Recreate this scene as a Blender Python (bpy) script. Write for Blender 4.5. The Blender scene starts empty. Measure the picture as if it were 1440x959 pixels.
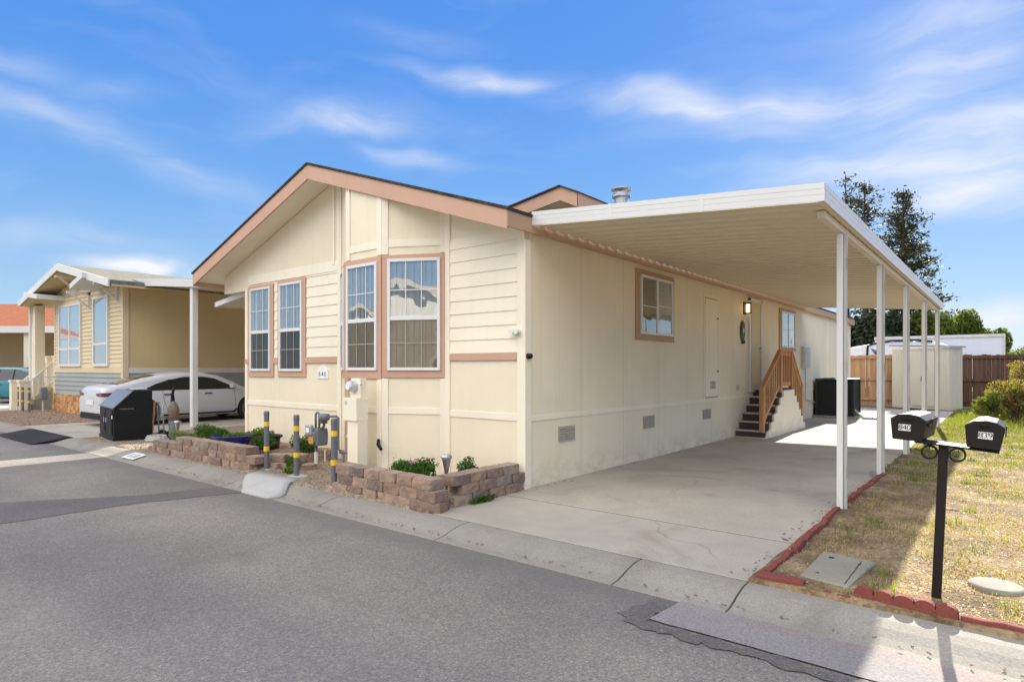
import bpy, bmesh, math, random
from mathutils import Vector, Matrix, noise as mnoise
R = math.radians
rng = random.Random(7)
sc = bpy.context.scene
COL = sc.collection

# ------------------------------------------------------------------ materials
def nt_new(name):
    m = bpy.data.materials.new(name); m.use_nodes = True
    nt = m.node_tree; nt.nodes.clear()
    out = nt.nodes.new('ShaderNodeOutputMaterial')
    return m, nt, out

def N(nt, t, **kw):
    n = nt.nodes.new(t)
    for k, v in kw.items():
        if k in n.inputs: n.inputs[k].default_value = v
        else: setattr(n, k, v)
    return n

def L(nt, a, b): nt.links.new(a, b)

def coords(nt, scale=(1, 1, 1), obj=False):
    if obj:
        tc = nt.nodes.new('ShaderNodeTexCoord'); src = tc.outputs['Object']
    else:
        g = nt.nodes.new('ShaderNodeNewGeometry'); src = g.outputs['Position']
    mp = N(nt, 'ShaderNodeMapping'); mp.inputs['Scale'].default_value = scale
    L(nt, src, mp.inputs['Vector'])
    return mp.outputs['Vector']

def ramp(nt, fac, stops):
    r = nt.nodes.new('ShaderNodeValToRGB')
    e = r.color_ramp.elements
    while len(e) < len(stops): e.new(0.5)
    for i, (p, c) in enumerate(stops):
        e[i].position = p; e[i].color = (c[0], c[1], c[2], 1)
    L(nt, fac, r.inputs['Fac'])
    return r.outputs['Color']

def mixc(nt, fac, a, b, mode='MIX'):
    m = nt.nodes.new('ShaderNodeMix'); m.data_type = 'RGBA'; m.blend_type = mode
    for s, v in ((m.inputs[0], fac), (m.inputs[6], a), (m.inputs[7], b)):
        if isinstance(v, (int, float)): s.default_value = v
        elif isinstance(v, (tuple, list)): s.default_value = (v[0], v[1], v[2], 1)
        else: L(nt, v, s)
    return m.outputs[2]

def noise(nt, vec, scale, detail=4, rough=0.55, dist=0.0):
    n = N(nt, 'ShaderNodeTexNoise'); n.inputs['Scale'].default_value = scale
    n.inputs['Detail'].default_value = detail; n.inputs['Roughness'].default_value = rough
    n.inputs['Distortion'].default_value = dist
    L(nt, vec, n.inputs['Vector'])
    return n.outputs['Fac']

def bump(nt, h, strength, dist):
    b = N(nt, 'ShaderNodeBump'); b.inputs['Strength'].default_value = strength
    b.inputs['Distance'].default_value = dist
    L(nt, h, b.inputs['Height']); return b.outputs['Normal']

def paint(name, col, rough=0.55, var=0.06, dirt=0.10, scale=1.3, bmp=0.0, grooves=None, metallic=0.0, spec=0.5, streak=True, splash=False):
    """painted / coated surface with slight uneven wear"""
    m, nt, out = nt_new(name)
    p = N(nt, 'ShaderNodeBsdfPrincipled')
    v = coords(nt)
    lo = [c * (1 - var) for c in col]; hi = [min(1, c * (1 + var)) for c in col]
    c1 = ramp(nt, noise(nt, v, scale, 5), [(0.3, lo), (0.7, hi)])
    if dirt:
        vs = coords(nt, (7, 7, 0.5) if streak else (3, 3, 3))
        f = noise(nt, vs, 1.0, 4)
        mr = N(nt, 'ShaderNodeMapRange'); mr.inputs[1].default_value = 0.5; mr.inputs[2].default_value = 0.8
        mr.inputs[3].default_value = 0; mr.inputs[4].default_value = dirt
        L(nt, f, mr.inputs[0])
        c1 = mixc(nt, mr.outputs[0], c1, [c * 0.62 for c in col])
    if splash:      # dirt thrown up from the ground, nail heads and sheet joints of the panelling
        sz = N(nt, 'ShaderNodeSeparateXYZ'); L(nt, v, sz.inputs[0])
        mz = N(nt, 'ShaderNodeMapRange'); mz.inputs[1].default_value = 0.0; mz.inputs[2].default_value = 0.42; mz.inputs[3].default_value = 0.6; mz.inputs[4].default_value = 0.0
        L(nt, sz.outputs['Z'], mz.inputs[0])
        sn = ramp(nt, noise(nt, coords(nt, (3, 3, 5)), 1.0, 6, 0.7), [(0.42, (0, 0, 0)), (0.72, (1, 1, 1))])
        mm = N(nt, 'ShaderNodeMath', operation='MULTIPLY'); L(nt, mz.outputs[0], mm.inputs[0]); L(nt, sn, mm.inputs[1])
        c1 = mixc(nt, mm.outputs[0], c1, (0.36, 0.29, 0.20))
        if not grooves: sj = None
        mo = N(nt, 'ShaderNodeMath', operation='PINGPONG'); mo.inputs[1].default_value = 0.61; L(nt, sz.outputs['Y'], mo.inputs[0])
        sj = ramp(nt, mo.outputs[0], [(0.004, (0.45, 0.45, 0.45)), (0.010, (0, 0, 0))])
        if grooves: c1 = mixc(nt, sj, c1, [c * 0.5 for c in col])
    L(nt, c1, p.inputs['Base Color'])
    p.inputs['Roughness'].default_value = rough; p.inputs['Metallic'].default_value = metallic
    p.inputs['Specular IOR Level'].default_value = spec
    if grooves:
        axis, per, amt = grooves
        w = N(nt, 'ShaderNodeTexWave'); w.wave_type = 'BANDS'; w.bands_direction = axis
        w.inputs['Scale'].default_value = math.pi * 2 / per / 20.0 * 1.0
        w.inputs['Distortion'].default_value = 0; w.inputs['Detail'].default_value = 0
        L(nt, v, w.inputs['Vector'])
        rr = ramp(nt, w.outputs['Fac'], [(0.0, (0, 0, 0)), (0.06, (1, 1, 1))])
        L(nt, bump(nt, rr, amt, 0.004), p.inputs['Normal'])
    elif bmp:
        L(nt, bump(nt, noise(nt, v, 120, 3), bmp, 0.003), p.inputs['Normal'])
    L(nt, p.outputs[0], out.inputs[0]); return m

def plain(name, col, rough=0.5, metallic=0.0, spec=0.5, emit=None, coat=0.0):
    m, nt, out = nt_new(name)
    p = N(nt, 'ShaderNodeBsdfPrincipled')
    v = coords(nt)
    c1 = ramp(nt, noise(nt, v, 9, 4), [(0.3, [c * 0.88 for c in col]), (0.7, [min(1, c * 1.1) for c in col])])
    L(nt, c1, p.inputs['Base Color'])
    p.inputs['Roughness'].default_value = rough; p.inputs['Metallic'].default_value = metallic
    p.inputs['Specular IOR Level'].default_value = spec; p.inputs['Coat Weight'].default_value = coat
    if emit:
        p.inputs['Emission Color'].default_value = (*emit[0], 1); p.inputs['Emission Strength'].default_value = emit[1]
    L(nt, p.outputs[0], out.inputs[0]); return m

def asphalt(name, base, dark, road=False):
    m, nt, out = nt_new(name)
    p = N(nt, 'ShaderNodeBsdfPrincipled'); v = coords(nt)
    big = noise(nt, v, 0.45, 5, 0.6)
    c = ramp(nt, big, [(0.32, dark), (0.62, base)])
    # aggregate: pale and dark stones
    vo = N(nt, 'ShaderNodeTexVoronoi'); vo.inputs['Scale'].default_value = 130; L(nt, v, vo.inputs['Vector'])
    st = ramp(nt, vo.outputs['Color'], [(0.0, (0.62, 0.62, 0.62)), (0.45, (0.96, 0.96, 0.95)), (0.8, (1.12, 1.10, 1.05)), (0.97, (1.8, 1.7, 1.5))])
    c = mixc(nt, 1.0, c, st, 'MULTIPLY')
    sp = noise(nt, v, 55, 3, 0.7)
    c = mixc(nt, 1.0, c, ramp(nt, sp, [(0.3, (0.72, 0.72, 0.74)), (0.7, (1.25, 1.22, 1.18))]), 'MULTIPLY')
    # worn darker blotches and small tar spots
    bl = noise(nt, v, 1.7, 6, 0.65, 0.4)
    c = mixc(nt, ramp(nt, bl, [(0.58, (0, 0, 0)), (0.72, (0.4, 0.4, 0.4))]), c, [d * 0.8 for d in dark])
    if road:        # tar-darkened band along the gutter, polished wheel tracks, fine cracks, oil drips
        sp_ = N(nt, 'ShaderNodeSeparateXYZ'); L(nt, v, sp_.inputs[0])
        en = N(nt, 'ShaderNodeMath', operation='MULTIPLY_ADD'); L(nt, noise(nt, v, 1.6, 6, 0.65), en.inputs[0]); en.inputs[1].default_value = 0.9; L(nt, sp_.outputs['Y'], en.inputs[2])
        mr = N(nt, 'ShaderNodeMapRange'); mr.interpolation_type = 'SMOOTHSTEP'; mr.inputs[1].default_value = 3.85; mr.inputs[2].default_value = 4.25; mr.inputs[3].default_value = 0; mr.inputs[4].default_value = 0.55
        L(nt, en.outputs[0], mr.inputs[0]); c = mixc(nt, mr.outputs[0], c, [d * 0.78 for d in dark])
        wv = N(nt, 'ShaderNodeTexWave'); wv.bands_direction = 'Y'; wv.inputs['Scale'].default_value = 0.17; wv.inputs['Distortion'].default_value = 1.5; wv.inputs['Detail'].default_value = 2; L(nt, v, wv.inputs['Vector'])
        c = mixc(nt, 1.0, c, ramp(nt, wv.outputs['Fac'], [(0.2, (0.93, 0.93, 0.94)), (0.8, (1.08, 1.07, 1.05))]), 'MULTIPLY')
        wn_ = N(nt, 'ShaderNodeTexNoise'); wn_.inputs['Scale'].default_value = 1.2; wn_.inputs['Detail'].default_value = 5; L(nt, v, wn_.inputs['Vector'])
        wa = mixc(nt, 0.35, v, wn_.outputs['Color'])
        cr = N(nt, 'ShaderNodeTexVoronoi'); cr.feature = 'DISTANCE_TO_EDGE'; cr.inputs['Scale'].default_value = 0.75; L(nt, wa, cr.inputs['Vector'])
        ck = ramp(nt, cr.outputs['Distance'], [(0.001, (.75, .75, .75)), (0.0045, (0, 0, 0))])
        cm_ = mixc(nt, 1.0, ck, ramp(nt, noise(nt, v, 0.35, 3), [(0.56, (0, 0, 0)), (0.66, (0.55, 0.55, 0.55))]), 'MULTIPLY')
        c = mixc(nt, cm_, c, (0.03, 0.03, 0.032))
        od = N(nt, 'ShaderNodeTexVoronoi'); od.inputs['Scale'].default_value = 0.9; L(nt, wa, od.inputs['Vector'])
        c = mixc(nt, ramp(nt, od.outputs['Distance'], [(0.035, (0.6, 0.6, 0.6)), (0.085, (0, 0, 0))]), c, [d * 0.55 for d in dark])
    L(nt, c, p.inputs['Base Color']); p.inputs['Roughness'].default_value = 0.88
    p.inputs['Specular IOR Level'].default_value = 0.25
    hh = N(nt, 'ShaderNodeMath', operation='ADD'); L(nt, vo.outputs['Distance'], hh.inputs[0]); L(nt, sp, hh.inputs[1])
    L(nt, bump(nt, hh.outputs[0], 0.5, 0.006), p.inputs['Normal'])
    L(nt, p.outputs[0], out.inputs[0]); return m

def concrete(name, base, stain=(0.28, 0.24, 0.19), amt=0.5, fine=1.0, red=0.0):
    m, nt, out = nt_new(name)
    p = N(nt, 'ShaderNodeBsdfPrincipled'); v = coords(nt)
    a = noise(nt, v, 0.9, 6, 0.6, 0.3)
    c = ramp(nt, a, [(0.3, [x * 0.84 for x in base]), (0.55, base), (0.8, [min(1, x * 1.12) for x in base])])
    s = noise(nt, v, 0.75, 5, 0.6, 0.8)
    c = mixc(nt, ramp(nt, s, [(0.56, (0, 0, 0)), (0.74, (amt, amt, amt))]), c, stain)
    b = noise(nt, v, 3.1, 4, 0.6)
    c = mixc(nt, ramp(nt, b, [(0.68, (0, 0, 0)), (0.76, (0.35, 0.35, 0.35))]), c, [x * 0.55 for x in base])
    wn_ = N(nt, 'ShaderNodeTexNoise'); wn_.inputs['Scale'].default_value = 0.9; wn_.inputs['Detail'].default_value = 6; L(nt, v, wn_.inputs['Vector'])
    wa = mixc(nt, 0.45, v, wn_.outputs['Color'])
    cr = N(nt, 'ShaderNodeTexVoronoi'); cr.feature = 'DISTANCE_TO_EDGE'; cr.inputs['Scale'].default_value = 0.45; L(nt, wa, cr.inputs['Vector'])
    ck = mixc(nt, 1.0, ramp(nt, cr.outputs['Distance'], [(0.0006, (0.5, 0.5, 0.5)), (0.0018, (0, 0, 0))]), ramp(nt, noise(nt, v, 0.5, 2), [(0.56, (0, 0, 0)), (0.64, (1, 1, 1))]), 'MULTIPLY')
    c = mixc(nt, ck, c, [x * 0.4 for x in base])
    od = N(nt, 'ShaderNodeTexVoronoi'); od.inputs['Scale'].default_value = 1.25; L(nt, wa, od.inputs['Vector'])
    c = mixc(nt, ramp(nt, od.outputs['Distance'], [(0.05, (0.5, 0.5, 0.5)), (0.13, (0, 0, 0))]), c, [x * 0.6 for x in stain])
    g = noise(nt, v, 70, 4, 0.75)
    c = mixc(nt, 1.0, c, ramp(nt, g, [(0.3, (1 - 0.2 * fine,) * 3), (0.7, (1 + 0.16 * fine,) * 3)]), 'MULTIPLY')
    if red:
        rn = noise(nt, v, 2.4, 6, 0.7)
        sy = N(nt, 'ShaderNodeSeparateXYZ'); L(nt, v, sy.inputs[0])
        my = N(nt, 'ShaderNodeMapRange'); my.inputs[1].default_value = 3.76; my.inputs[2].default_value = 3.86; L(nt, sy.outputs['Y'], my.inputs[0])
        mk = mixc(nt, 1.0, ramp(nt, rn, [(0.44, (0, 0, 0)), (0.70, (red, red, red))]), my.outputs[0], 'MULTIPLY')
        c = mixc(nt, mk, c, (0.31, 0.17, 0.155))
    L(nt, c, p.inputs['Base Color']); p.inputs['Roughness'].default_value = 0.9
    p.inputs['Specular IOR Level'].default_value = 0.25
    L(nt, bump(nt, g, 0.35 * fine, 0.004), p.inputs['Normal'])
    L(nt, p.outputs[0], out.inputs[0]); return m

def soil(name, stops, scale=6.0, bmp=0.7):
    m, nt, out = nt_new(name)
    p = N(nt, 'ShaderNodeBsdfPrincipled'); v = coords(nt)
    f = noise(nt, v, scale, 8, 0.7)
    c = ramp(nt, f, stops)
    vo = N(nt, 'ShaderNodeTexVoronoi'); vo.inputs['Scale'].default_value = 42; L(nt, v, vo.inputs['Vector'])
    c = mixc(nt, 1.0, c, ramp(nt, vo.outputs['Color'], [(0, (0.6, 0.58, 0.55)), (1, (1.35, 1.3, 1.2))]), 'MULTIPLY')
    L(nt, c, p.inputs['Base Color']); p.inputs['Roughness'].default_value = 0.95; p.inputs['Specular IOR Level'].default_value = 0.15
    h = N(nt, 'ShaderNodeMath', operation='ADD'); L(nt, vo.outputs['Distance'], h.inputs[0]); L(nt, f, h.inputs[1])
    L(nt, bump(nt, h.outputs[0], bmp, 0.02), p.inputs['Normal'])
    L(nt, p.outputs[0], out.inputs[0]); return m

def foliage(name, stops, scale=2.0, trans=0.4):
    m, nt, out = nt_new(name)
    v = coords(nt)
    c = ramp(nt, noise(nt, v, scale, 4, 0.7), stops)
    d = N(nt, 'ShaderNodeBsdfPrincipled'); d.inputs['Roughness'].default_value = 0.6; d.inputs['Specular IOR Level'].default_value = 0.25
    t = N(nt, 'ShaderNodeBsdfTranslucent')
    L(nt, c, d.inputs['Base Color'])
    c2 = mixc(nt, 1.0, c, (1.6, 1.5, 0.8), 'MULTIPLY'); L(nt, c2, t.inputs['Color'])
    mx = N(nt, 'ShaderNodeMixShader'); mx.inputs[0].default_value = trans
    L(nt, d.outputs[0], mx.inputs[1]); L(nt, t.outputs[0], mx.inputs[2])
    L(nt, mx.outputs[0], out.inputs[0]); return m

def glass(name, tint=(0.75, 0.8, 0.82), base=0.10, wav=0.0):
    """thin window glass: fresnel reflection over a tinted see-through layer"""
    m, nt, out = nt_new(name)
    g = N(nt, 'ShaderNodeBsdfGlossy'); g.inputs['Roughness'].default_value = 0.012; g.inputs['Color'].default_value = (0.92, 0.92, 0.90, 1)
    t = N(nt, 'ShaderNodeBsdfTransparent'); t.inputs['Color'].default_value = (*tint, 1)
    lw0 = N(nt, 'ShaderNodeLayerWeight'); lw0.inputs['Blend'].default_value = 0.5
    lw = N(nt, 'ShaderNodeMath', operation='POWER'); lw.inputs[1].default_value = 4.0; L(nt, lw0.outputs['Facing'], lw.inputs[0])
    ad = N(nt, 'ShaderNodeMath', operation='ADD'); ad.use_clamp = True; ad.inputs[1].default_value = base
    L(nt, lw.outputs[0], ad.inputs[0])
    if wav:
        v = coords(nt, (1, 1, 1)); nb = bump(nt, noise(nt, v, 2.2, 1), wav, 0.02)
        L(nt, nb, g.inputs['Normal'])
    mx = N(nt, 'ShaderNodeMixShader'); L(nt, ad.outputs[0], mx.inputs[0])
    L(nt, t.outputs[0], mx.inputs[1]); L(nt, g.outputs[0], mx.inputs[2])
    L(nt, mx.outputs[0], out.inputs[0]); return m

def wood(name, a, b, scale=(14, 14, 0.9), rough=0.75):
    m, nt, out = nt_new(name)
    p = N(nt, 'ShaderNodeBsdfPrincipled'); v = coords(nt, scale)
    c = ramp(nt, noise(nt, v, 1.0, 6, 0.6, 0.6), [(0.3, a), (0.7, b)])
    L(nt, c, p.inputs['Base Color']); p.inputs['Roughness'].default_value = rough; p.inputs['Specular IOR Level'].default_value = 0.25
    L(nt, bump(nt, noise(nt, v, 3, 3), 0.2, 0.004), p.inputs['Normal'])
    L(nt, p.outputs[0], out.inputs[0]); return m

M = {}
M['cream'] = paint('cream_paint', (0.80, 0.73, 0.585), 0.6, 0.04, 0.16, splash=True)
M['cream_groove'] = paint('cream_grooved_panel', (0.755, 0.672, 0.505), 0.6, 0.04, 0.13, grooves=('Y', 0.2, 0.3), splash=True)
M['pink'] = paint('salmon_trim_paint', (0.52, 0.315, 0.22), 0.6, 0.05, 0.12)
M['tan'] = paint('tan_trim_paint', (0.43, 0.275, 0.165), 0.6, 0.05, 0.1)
M['shingle'] = soil('dark_shingle', [(0.3, (0.035, 0.028, 0.025)), (0.7, (0.09, 0.075, 0.065))], 8, 0.5)
M['white_vinyl'] = paint('white_vinyl', (0.68, 0.68, 0.67), 0.35, 0.02, 0.04)
M['white_metal'] = paint('white_enamel_metal', (0.64, 0.64, 0.625), 0.38, 0.03, 0.10)
M['pan'] = paint('cream_enamel_pan', (0.62, 0.555, 0.41), 0.5, 0.03, 0.0, scale=0.4, streak=False)
M['pane'] = glass('window_glass', (0.80, 0.84, 0.86), 0.27, 0.30)
M['pane_bright'] = glass('reflective_window_glass', (0.7, 0.75, 0.76), 0.5, 0.15)
M['joint'] = plain('joint_filler', (0.035, 0.032, 0.028), 0.95)
M['screened'] = glass('screened_glass', (0.50, 0.50, 0.48), 0.06, 0.20)
M['blind'] = paint('vertical_blind_fabric', (0.42, 0.46, 0.50), 0.8, 0.10, 0, scale=3)
M['curtain'] = paint('beige_curtain', (0.62, 0.50, 0.42), 0.85, 0.12, 0, scale=4)
M['asphalt_mid'] = asphalt('tar_stained_asphalt', (0.165, 0.155, 0.148), (0.118, 0.111, 0.108))
M['umbrella_cloth'] = plain('brown_cloth', (0.16, 0.13, 0.095), 0.9)
M['dark_room'] = plain('dark_interior', (0.075, 0.062, 0.05), 0.9)
M['door'] = paint('door_paint', (0.62, 0.52, 0.30), 0.5, 0.03, 0.04)
M['asphalt'] = asphalt('worn_asphalt', (0.258, 0.240, 0.218), (0.190, 0.177, 0.163), road=True)
M['asphalt_dark'] = asphalt('dark_asphalt_patch', (0.160, 0.150, 0.144), (0.120, 0.113, 0.110))
M['rubber'] = asphalt('black_rubber', (0.03, 0.03, 0.032), (0.02, 0.02, 0.022))
M['drive'] = concrete('driveway_concrete', (0.395, 0.36, 0.30), stain=(0.23, 0.19, 0.14), amt=0.75)
M['curb'] = concrete('curb_concrete', (0.285, 0.264, 0.224), stain=(0.17, 0.155, 0.13), amt=0.6, fine=1.4)
M['gutter_red'] = concrete('street_concrete_red_traces', (0.255, 0.236, 0.225), amt=0.3, fine=1.8, red=0.5)
M['white_conc'] = concrete('pale_patch_concrete', (0.42, 0.415, 0.40), amt=0.3)
M['box_conc'] = concrete('utility_lid_concrete', (0.28, 0.26, 0.205), amt=0.5)
M['dirt'] = soil('dry_dirt', [(0.3, (0.085, 0.06, 0.038)), (0.47, (0.20, 0.145, 0.09)), (0.58, (0.29, 0.22, 0.14)), (0.75, (0.40, 0.32, 0.22))], 1.8)
M['earth'] = soil('earth', [(0.3, (0.16, 0.13, 0.09)), (0.7, (0.30, 0.25, 0.18))], 2)
M['gravel'] = soil('gravel', [(0.3, (0.17, 0.13, 0.10)), (0.5, (0.30, 0.25, 0.20)), (0.75, (0.44, 0.38, 0.31))], 14, 1.0)
M['bark'] = soil('reddish_bark', [(0.3, (0.17, 0.11, 0.09)), (0.6, (0.33, 0.24, 0.19)), (0.8, (0.42, 0.33, 0.27))], 7, 0.8)
def blockmat():
    m, nt, out = nt_new('tumbled_concrete_block')
    p = N(nt, 'ShaderNodeBsdfPrincipled'); v = coords(nt)
    oi = nt.nodes.new('ShaderNodeObjectInfo')
    c = ramp(nt, oi.outputs['Random'], [(0, (0.185, 0.145, 0.125)), (0.35, (0.27, 0.185, 0.14)), (0.7, (0.33, 0.24, 0.185)), (1, (0.255, 0.215, 0.19))])
    f = noise(nt, v, 9, 7, 0.7)
    c = mixc(nt, 1.0, c, ramp(nt, f, [(0.25, (0.6, 0.62, 0.68)), (0.5, (1, 0.97, 0.95)), (0.75, (1.35, 1.25, 1.15))]), 'MULTIPLY')
    ge = nt.nodes.new('ShaderNodeNewGeometry'); sn_ = N(nt, 'ShaderNodeSeparateXYZ'); L(nt, ge.outputs['Normal'], sn_.inputs[0])
    c = mixc(nt, ramp(nt, sn_.outputs['Z'], [(0.6, (0, 0, 0)), (0.95, (0.4, 0.4, 0.4))]), c, (0.34, 0.29, 0.245))   # dust lying on the tops
    L(nt, c, p.inputs['Base Color']); p.inputs['Roughness'].default_value = 0.93; p.inputs['Specular IOR Level'].default_value = 0.2
    L(nt, bump(nt, noise(nt, v, 28, 6, 0.7), 0.8, 0.014), p.inputs['Normal'])
    L(nt, p.outputs[0], out.inputs[0]); return m
M['block'] = blockmat()
M['red_edge'] = concrete('red_edging_concrete', (0.215, 0.062, 0.05), stain=(0.2, 0.09, 0.07), amt=0.5, fine=1.3)
M['grey_pipe'] = paint('grey_pipe_paint', (0.12, 0.125, 0.135), 0.5, 0.08, 0.1)
M['yellow'] = paint('yellow_band', (0.75, 0.48, 0.02), 0.5, 0.05, 0.1)
M['galv_white'] = paint('weathered_white_metal', (0.40, 0.40, 0.385), 0.5, 0.08, 0.25)
M['galv'] = plain('galvanised_steel', (0.42, 0.44, 0.46), 0.42, 0.7)
M['meter_glass'] = plain('meter_glass', (0.55, 0.57, 0.58), 0.12, 0.1, coat=0.6)
M['meter_face'] = plain('meter_face', (0.8, 0.8, 0.8), 0.5)
M['gas'] = paint('gas_meter_grey', (0.14, 0.155, 0.17), 0.5, 0.06, 0.1)
M['orange_tag'] = plain('orange_tag', (0.65, 0.28, 0.02), 0.6)
M['black_plastic'] = plain('black_plastic', (0.010, 0.010, 0.011), 0.5, spec=0.22)
M['black_metal'] = paint('black_metal_paint', (0.028, 0.03, 0.03), 0.5, 0.1, 0.15, spec=0.25)
M['box_metal'] = paint('mailbox_brown_black', (0.014, 0.0115, 0.010), 0.5, 0.1, 0.1, spec=0.2)
M['grey_lid'] = plain('slanted_lid_plastic', (0.11, 0.12, 0.135), 0.3, coat=0.3)
M['lightgrey'] = plain('light_grey_plastic', (0.5, 0.5, 0.48), 0.5)
M['grille'] = plain('vent_grille', (0.36, 0.32, 0.26), 0.6)
M['cedar'] = wood('cedar_rail', (0.38, 0.19, 0.085), (0.56, 0.32, 0.155))
M['fence'] = wood('fence_board', (0.21, 0.125, 0.07), (0.40, 0.255, 0.15), (9, 9, 0.6))
M['fence_dark'] = wood('dark_fence_board', (0.05, 0.027, 0.018), (0.10, 0.055, 0.037), (9, 9, 0.6))
M['plank'] = wood('raw_plank', (0.42, 0.22, 0.09), (0.6, 0.36, 0.17))
M['tread'] = plain('brown_tread_paint', (0.075, 0.045, 0.038), 0.65)
M['nosing'] = plain('pale_nosing', (0.52, 0.48, 0.43), 0.5)
M['lamp_brass'] = plain('dark_bronze', (0.06, 0.04, 0.025), 0.45, 0.5)
M['lamp_glow'] = plain('lit_lamp_glass', (0.9, 0.7, 0.4), 0.3, emit=((1.0, 0.62, 0.22), 1.4))
M['green_orn'] = plain('dark_green_enamel', (0.02, 0.075, 0.07), 0.4)
M['shed'] = paint('shed_vinyl', (0.48, 0.46, 0.40), 0.5, 0.05, 0.08, grooves=('X', 0.1, 0.6))
M['shed_roof'] = plain('shed_roof_grey', (0.22, 0.21, 0.2), 0.6)
M['nyellow'] = paint('neighbour_yellow_siding', (0.64, 0.53, 0.335), 0.6, 0.04, 0.06)
M['ngrey'] = paint('neighbour_grey_siding', (0.30, 0.325, 0.315), 0.6, 0.05, 0.08)
M['ntan'] = paint('neighbour_tan_panel', (0.57, 0.445, 0.24), 0.6, 0.04, 0.06, grooves=('Y', 0.2, 0.4))
M['nwhite'] = paint('neighbour_white_trim', (0.66, 0.65, 0.62), 0.5, 0.03, 0.06)
M['ncream'] = paint('neighbour_cream_post', (0.72, 0.64, 0.48), 0.5, 0.03, 0.06)
M['orange_roof'] = soil('terracotta_shingle', [(0.3, (0.27, 0.095, 0.05)), (0.7, (0.37, 0.145, 0.08))], 5, 0.4)
M['grey_roof'] = soil('grey_shingle', [(0.3, (0.14, 0.135, 0.12)), (0.7, (0.25, 0.24, 0.21))], 7, 0.4)
def stonemat():
    m, nt, out = nt_new('orange_stone_veneer')
    p = N(nt, 'ShaderNodeBsdfPrincipled'); v = coords(nt, (1.4, 1, 2.2))
    vo = N(nt, 'ShaderNodeTexVoronoi'); vo.inputs['Scale'].default_value = 3.2; L(nt, v, vo.inputs['Vector'])
    ve = N(nt, 'ShaderNodeTexVoronoi'); ve.feature = 'DISTANCE_TO_EDGE'; ve.inputs['Scale'].default_value = 3.2; L(nt, v, ve.inputs['Vector'])
    c = ramp(nt, vo.outputs['Color'], [(0.1, (0.30, 0.12, 0.045)), (0.5, (0.52, 0.25, 0.09)), (0.9, (0.60, 0.36, 0.17))])
    c = mixc(nt, ramp(nt, ve.outputs['Distance'], [(0.02, (1, 1, 1)), (0.06, (0, 0, 0))]), c, (0.2, 0.12, 0.07))
    L(nt, c, p.inputs['Base Color']); p.inputs['Roughness'].default_value = 0.85
    L(nt, bump(nt, ve.outputs['Distance'], 0.5, 0.05), p.inputs['Normal'])
    L(nt, p.outputs[0], out.inputs[0]); return m
M['stone'] = stonemat()
M['car_white'] = paint('white_car_paint', (0.52, 0.525, 0.55), 0.2, 0.008, 0.0)
M['car_teal'] = plain('teal_car_paint', (0.03, 0.20, 0.235), 0.3, coat=0.8)
M['car_glass'] = plain('tinted_car_glass', (0.012, 0.014, 0.017), 0.04, spec=0.8)
M['tyre'] = plain('tyre_rubber', (0.018, 0.018, 0.018), 0.8)
M['rim'] = plain('alloy_rim', (0.22, 0.22, 0.23), 0.35, 0.8)
M['tail'] = plain('tail_light_red', (0.13, 0.008, 0.012), 0.2, coat=0.6)
M['plate'] = plain('licence_plate', (0.7, 0.7, 0.7), 0.5)
M['trailer'] = paint('trailer_white', (0.55, 0.575, 0.66), 0.4, 0.03, 0.06)
M['blue_decal'] = plain('blue_decal', (0.06, 0.07, 0.30), 0.4)
M['blue_pot'] = plain('blue_glazed_pot', (0.012, 0.025, 0.30), 0.2, coat=0.5)
M['leaf_green'] = foliage('shrub_leaf', [(0.3, (0.03, 0.075, 0.012)), (0.7, (0.085, 0.17, 0.03))], 9)
M['leaf_light'] = foliage('light_leaf', [(0.3, (0.07, 0.13, 0.02)), (0.7, (0.17, 0.24, 0.05))], 7)
M['leaf_conifer'] = foliage('conifer_needle', [(0.3, (0.03, 0.037, 0.018)), (0.7, (0.078, 0.078, 0.036))], 1.2, 0.12)
M['leaf_dark'] = foliage('dark_tree_leaf', [(0.3, (0.015, 0.024, 0.011)), (0.7, (0.038, 0.05, 0.021))], 0.9, 0.15)
M['leaf_hedge'] = foliage('hedge_leaf', [(0.3, (0.06, 0.09, 0.016)), (0.55, (0.12, 0.155, 0.03)), (0.8, (0.22, 0.235, 0.04))], 0.8, 0.5)
M['leaf_dry'] = foliage('dry_bush_leaf', [(0.25, (0.16, 0.17, 0.04)), (0.5, (0.22, 0.20, 0.055)), (0.75, (0.36, 0.20, 0.10))], 4, 0.5)
M['grass_green'] = foliage('green_grass_blade', [(0.3, (0.10, 0.14, 0.025)), (0.7, (0.24, 0.265, 0.06))], 1.4, 0.45)
M['grass_dry'] = foliage('dry_grass_blade', [(0.3, (0.30, 0.235, 0.10)), (0.7, (0.52, 0.43, 0.23))], 2.0, 0.35)
M['chips'] = foliage('mulch_chip', [(0.25, (0.20, 0.125, 0.075)), (0.5, (0.38, 0.28, 0.18)), (0.75, (0.60, 0.51, 0.37))], 45, 0.0)
M['bark_trunk'] = wood('tree_bark', (0.05, 0.038, 0.028), (0.12, 0.09, 0.065))
M['flower_pink'] = foliage('pink_petal', [(0.3, (0.38, 0.10, 0.28)), (0.7, (0.6, 0.3, 0.5))], 30, 0.3)
M['flower_white'] = foliage('white_petal', [(0.3, (0.6, 0.6, 0.55)), (0.7, (0.75, 0.75, 0.7))], 30, 0.3)
M['digit'] = plain('black_digit', (0.02, 0.02, 0.022), 0.6)
M['white_label'] = plain('white_label', (0.78, 0.78, 0.77), 0.5)
M['chrome'] = plain('brushed_steel', (0.5, 0.47, 0.42), 0.3, 0.9)

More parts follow.
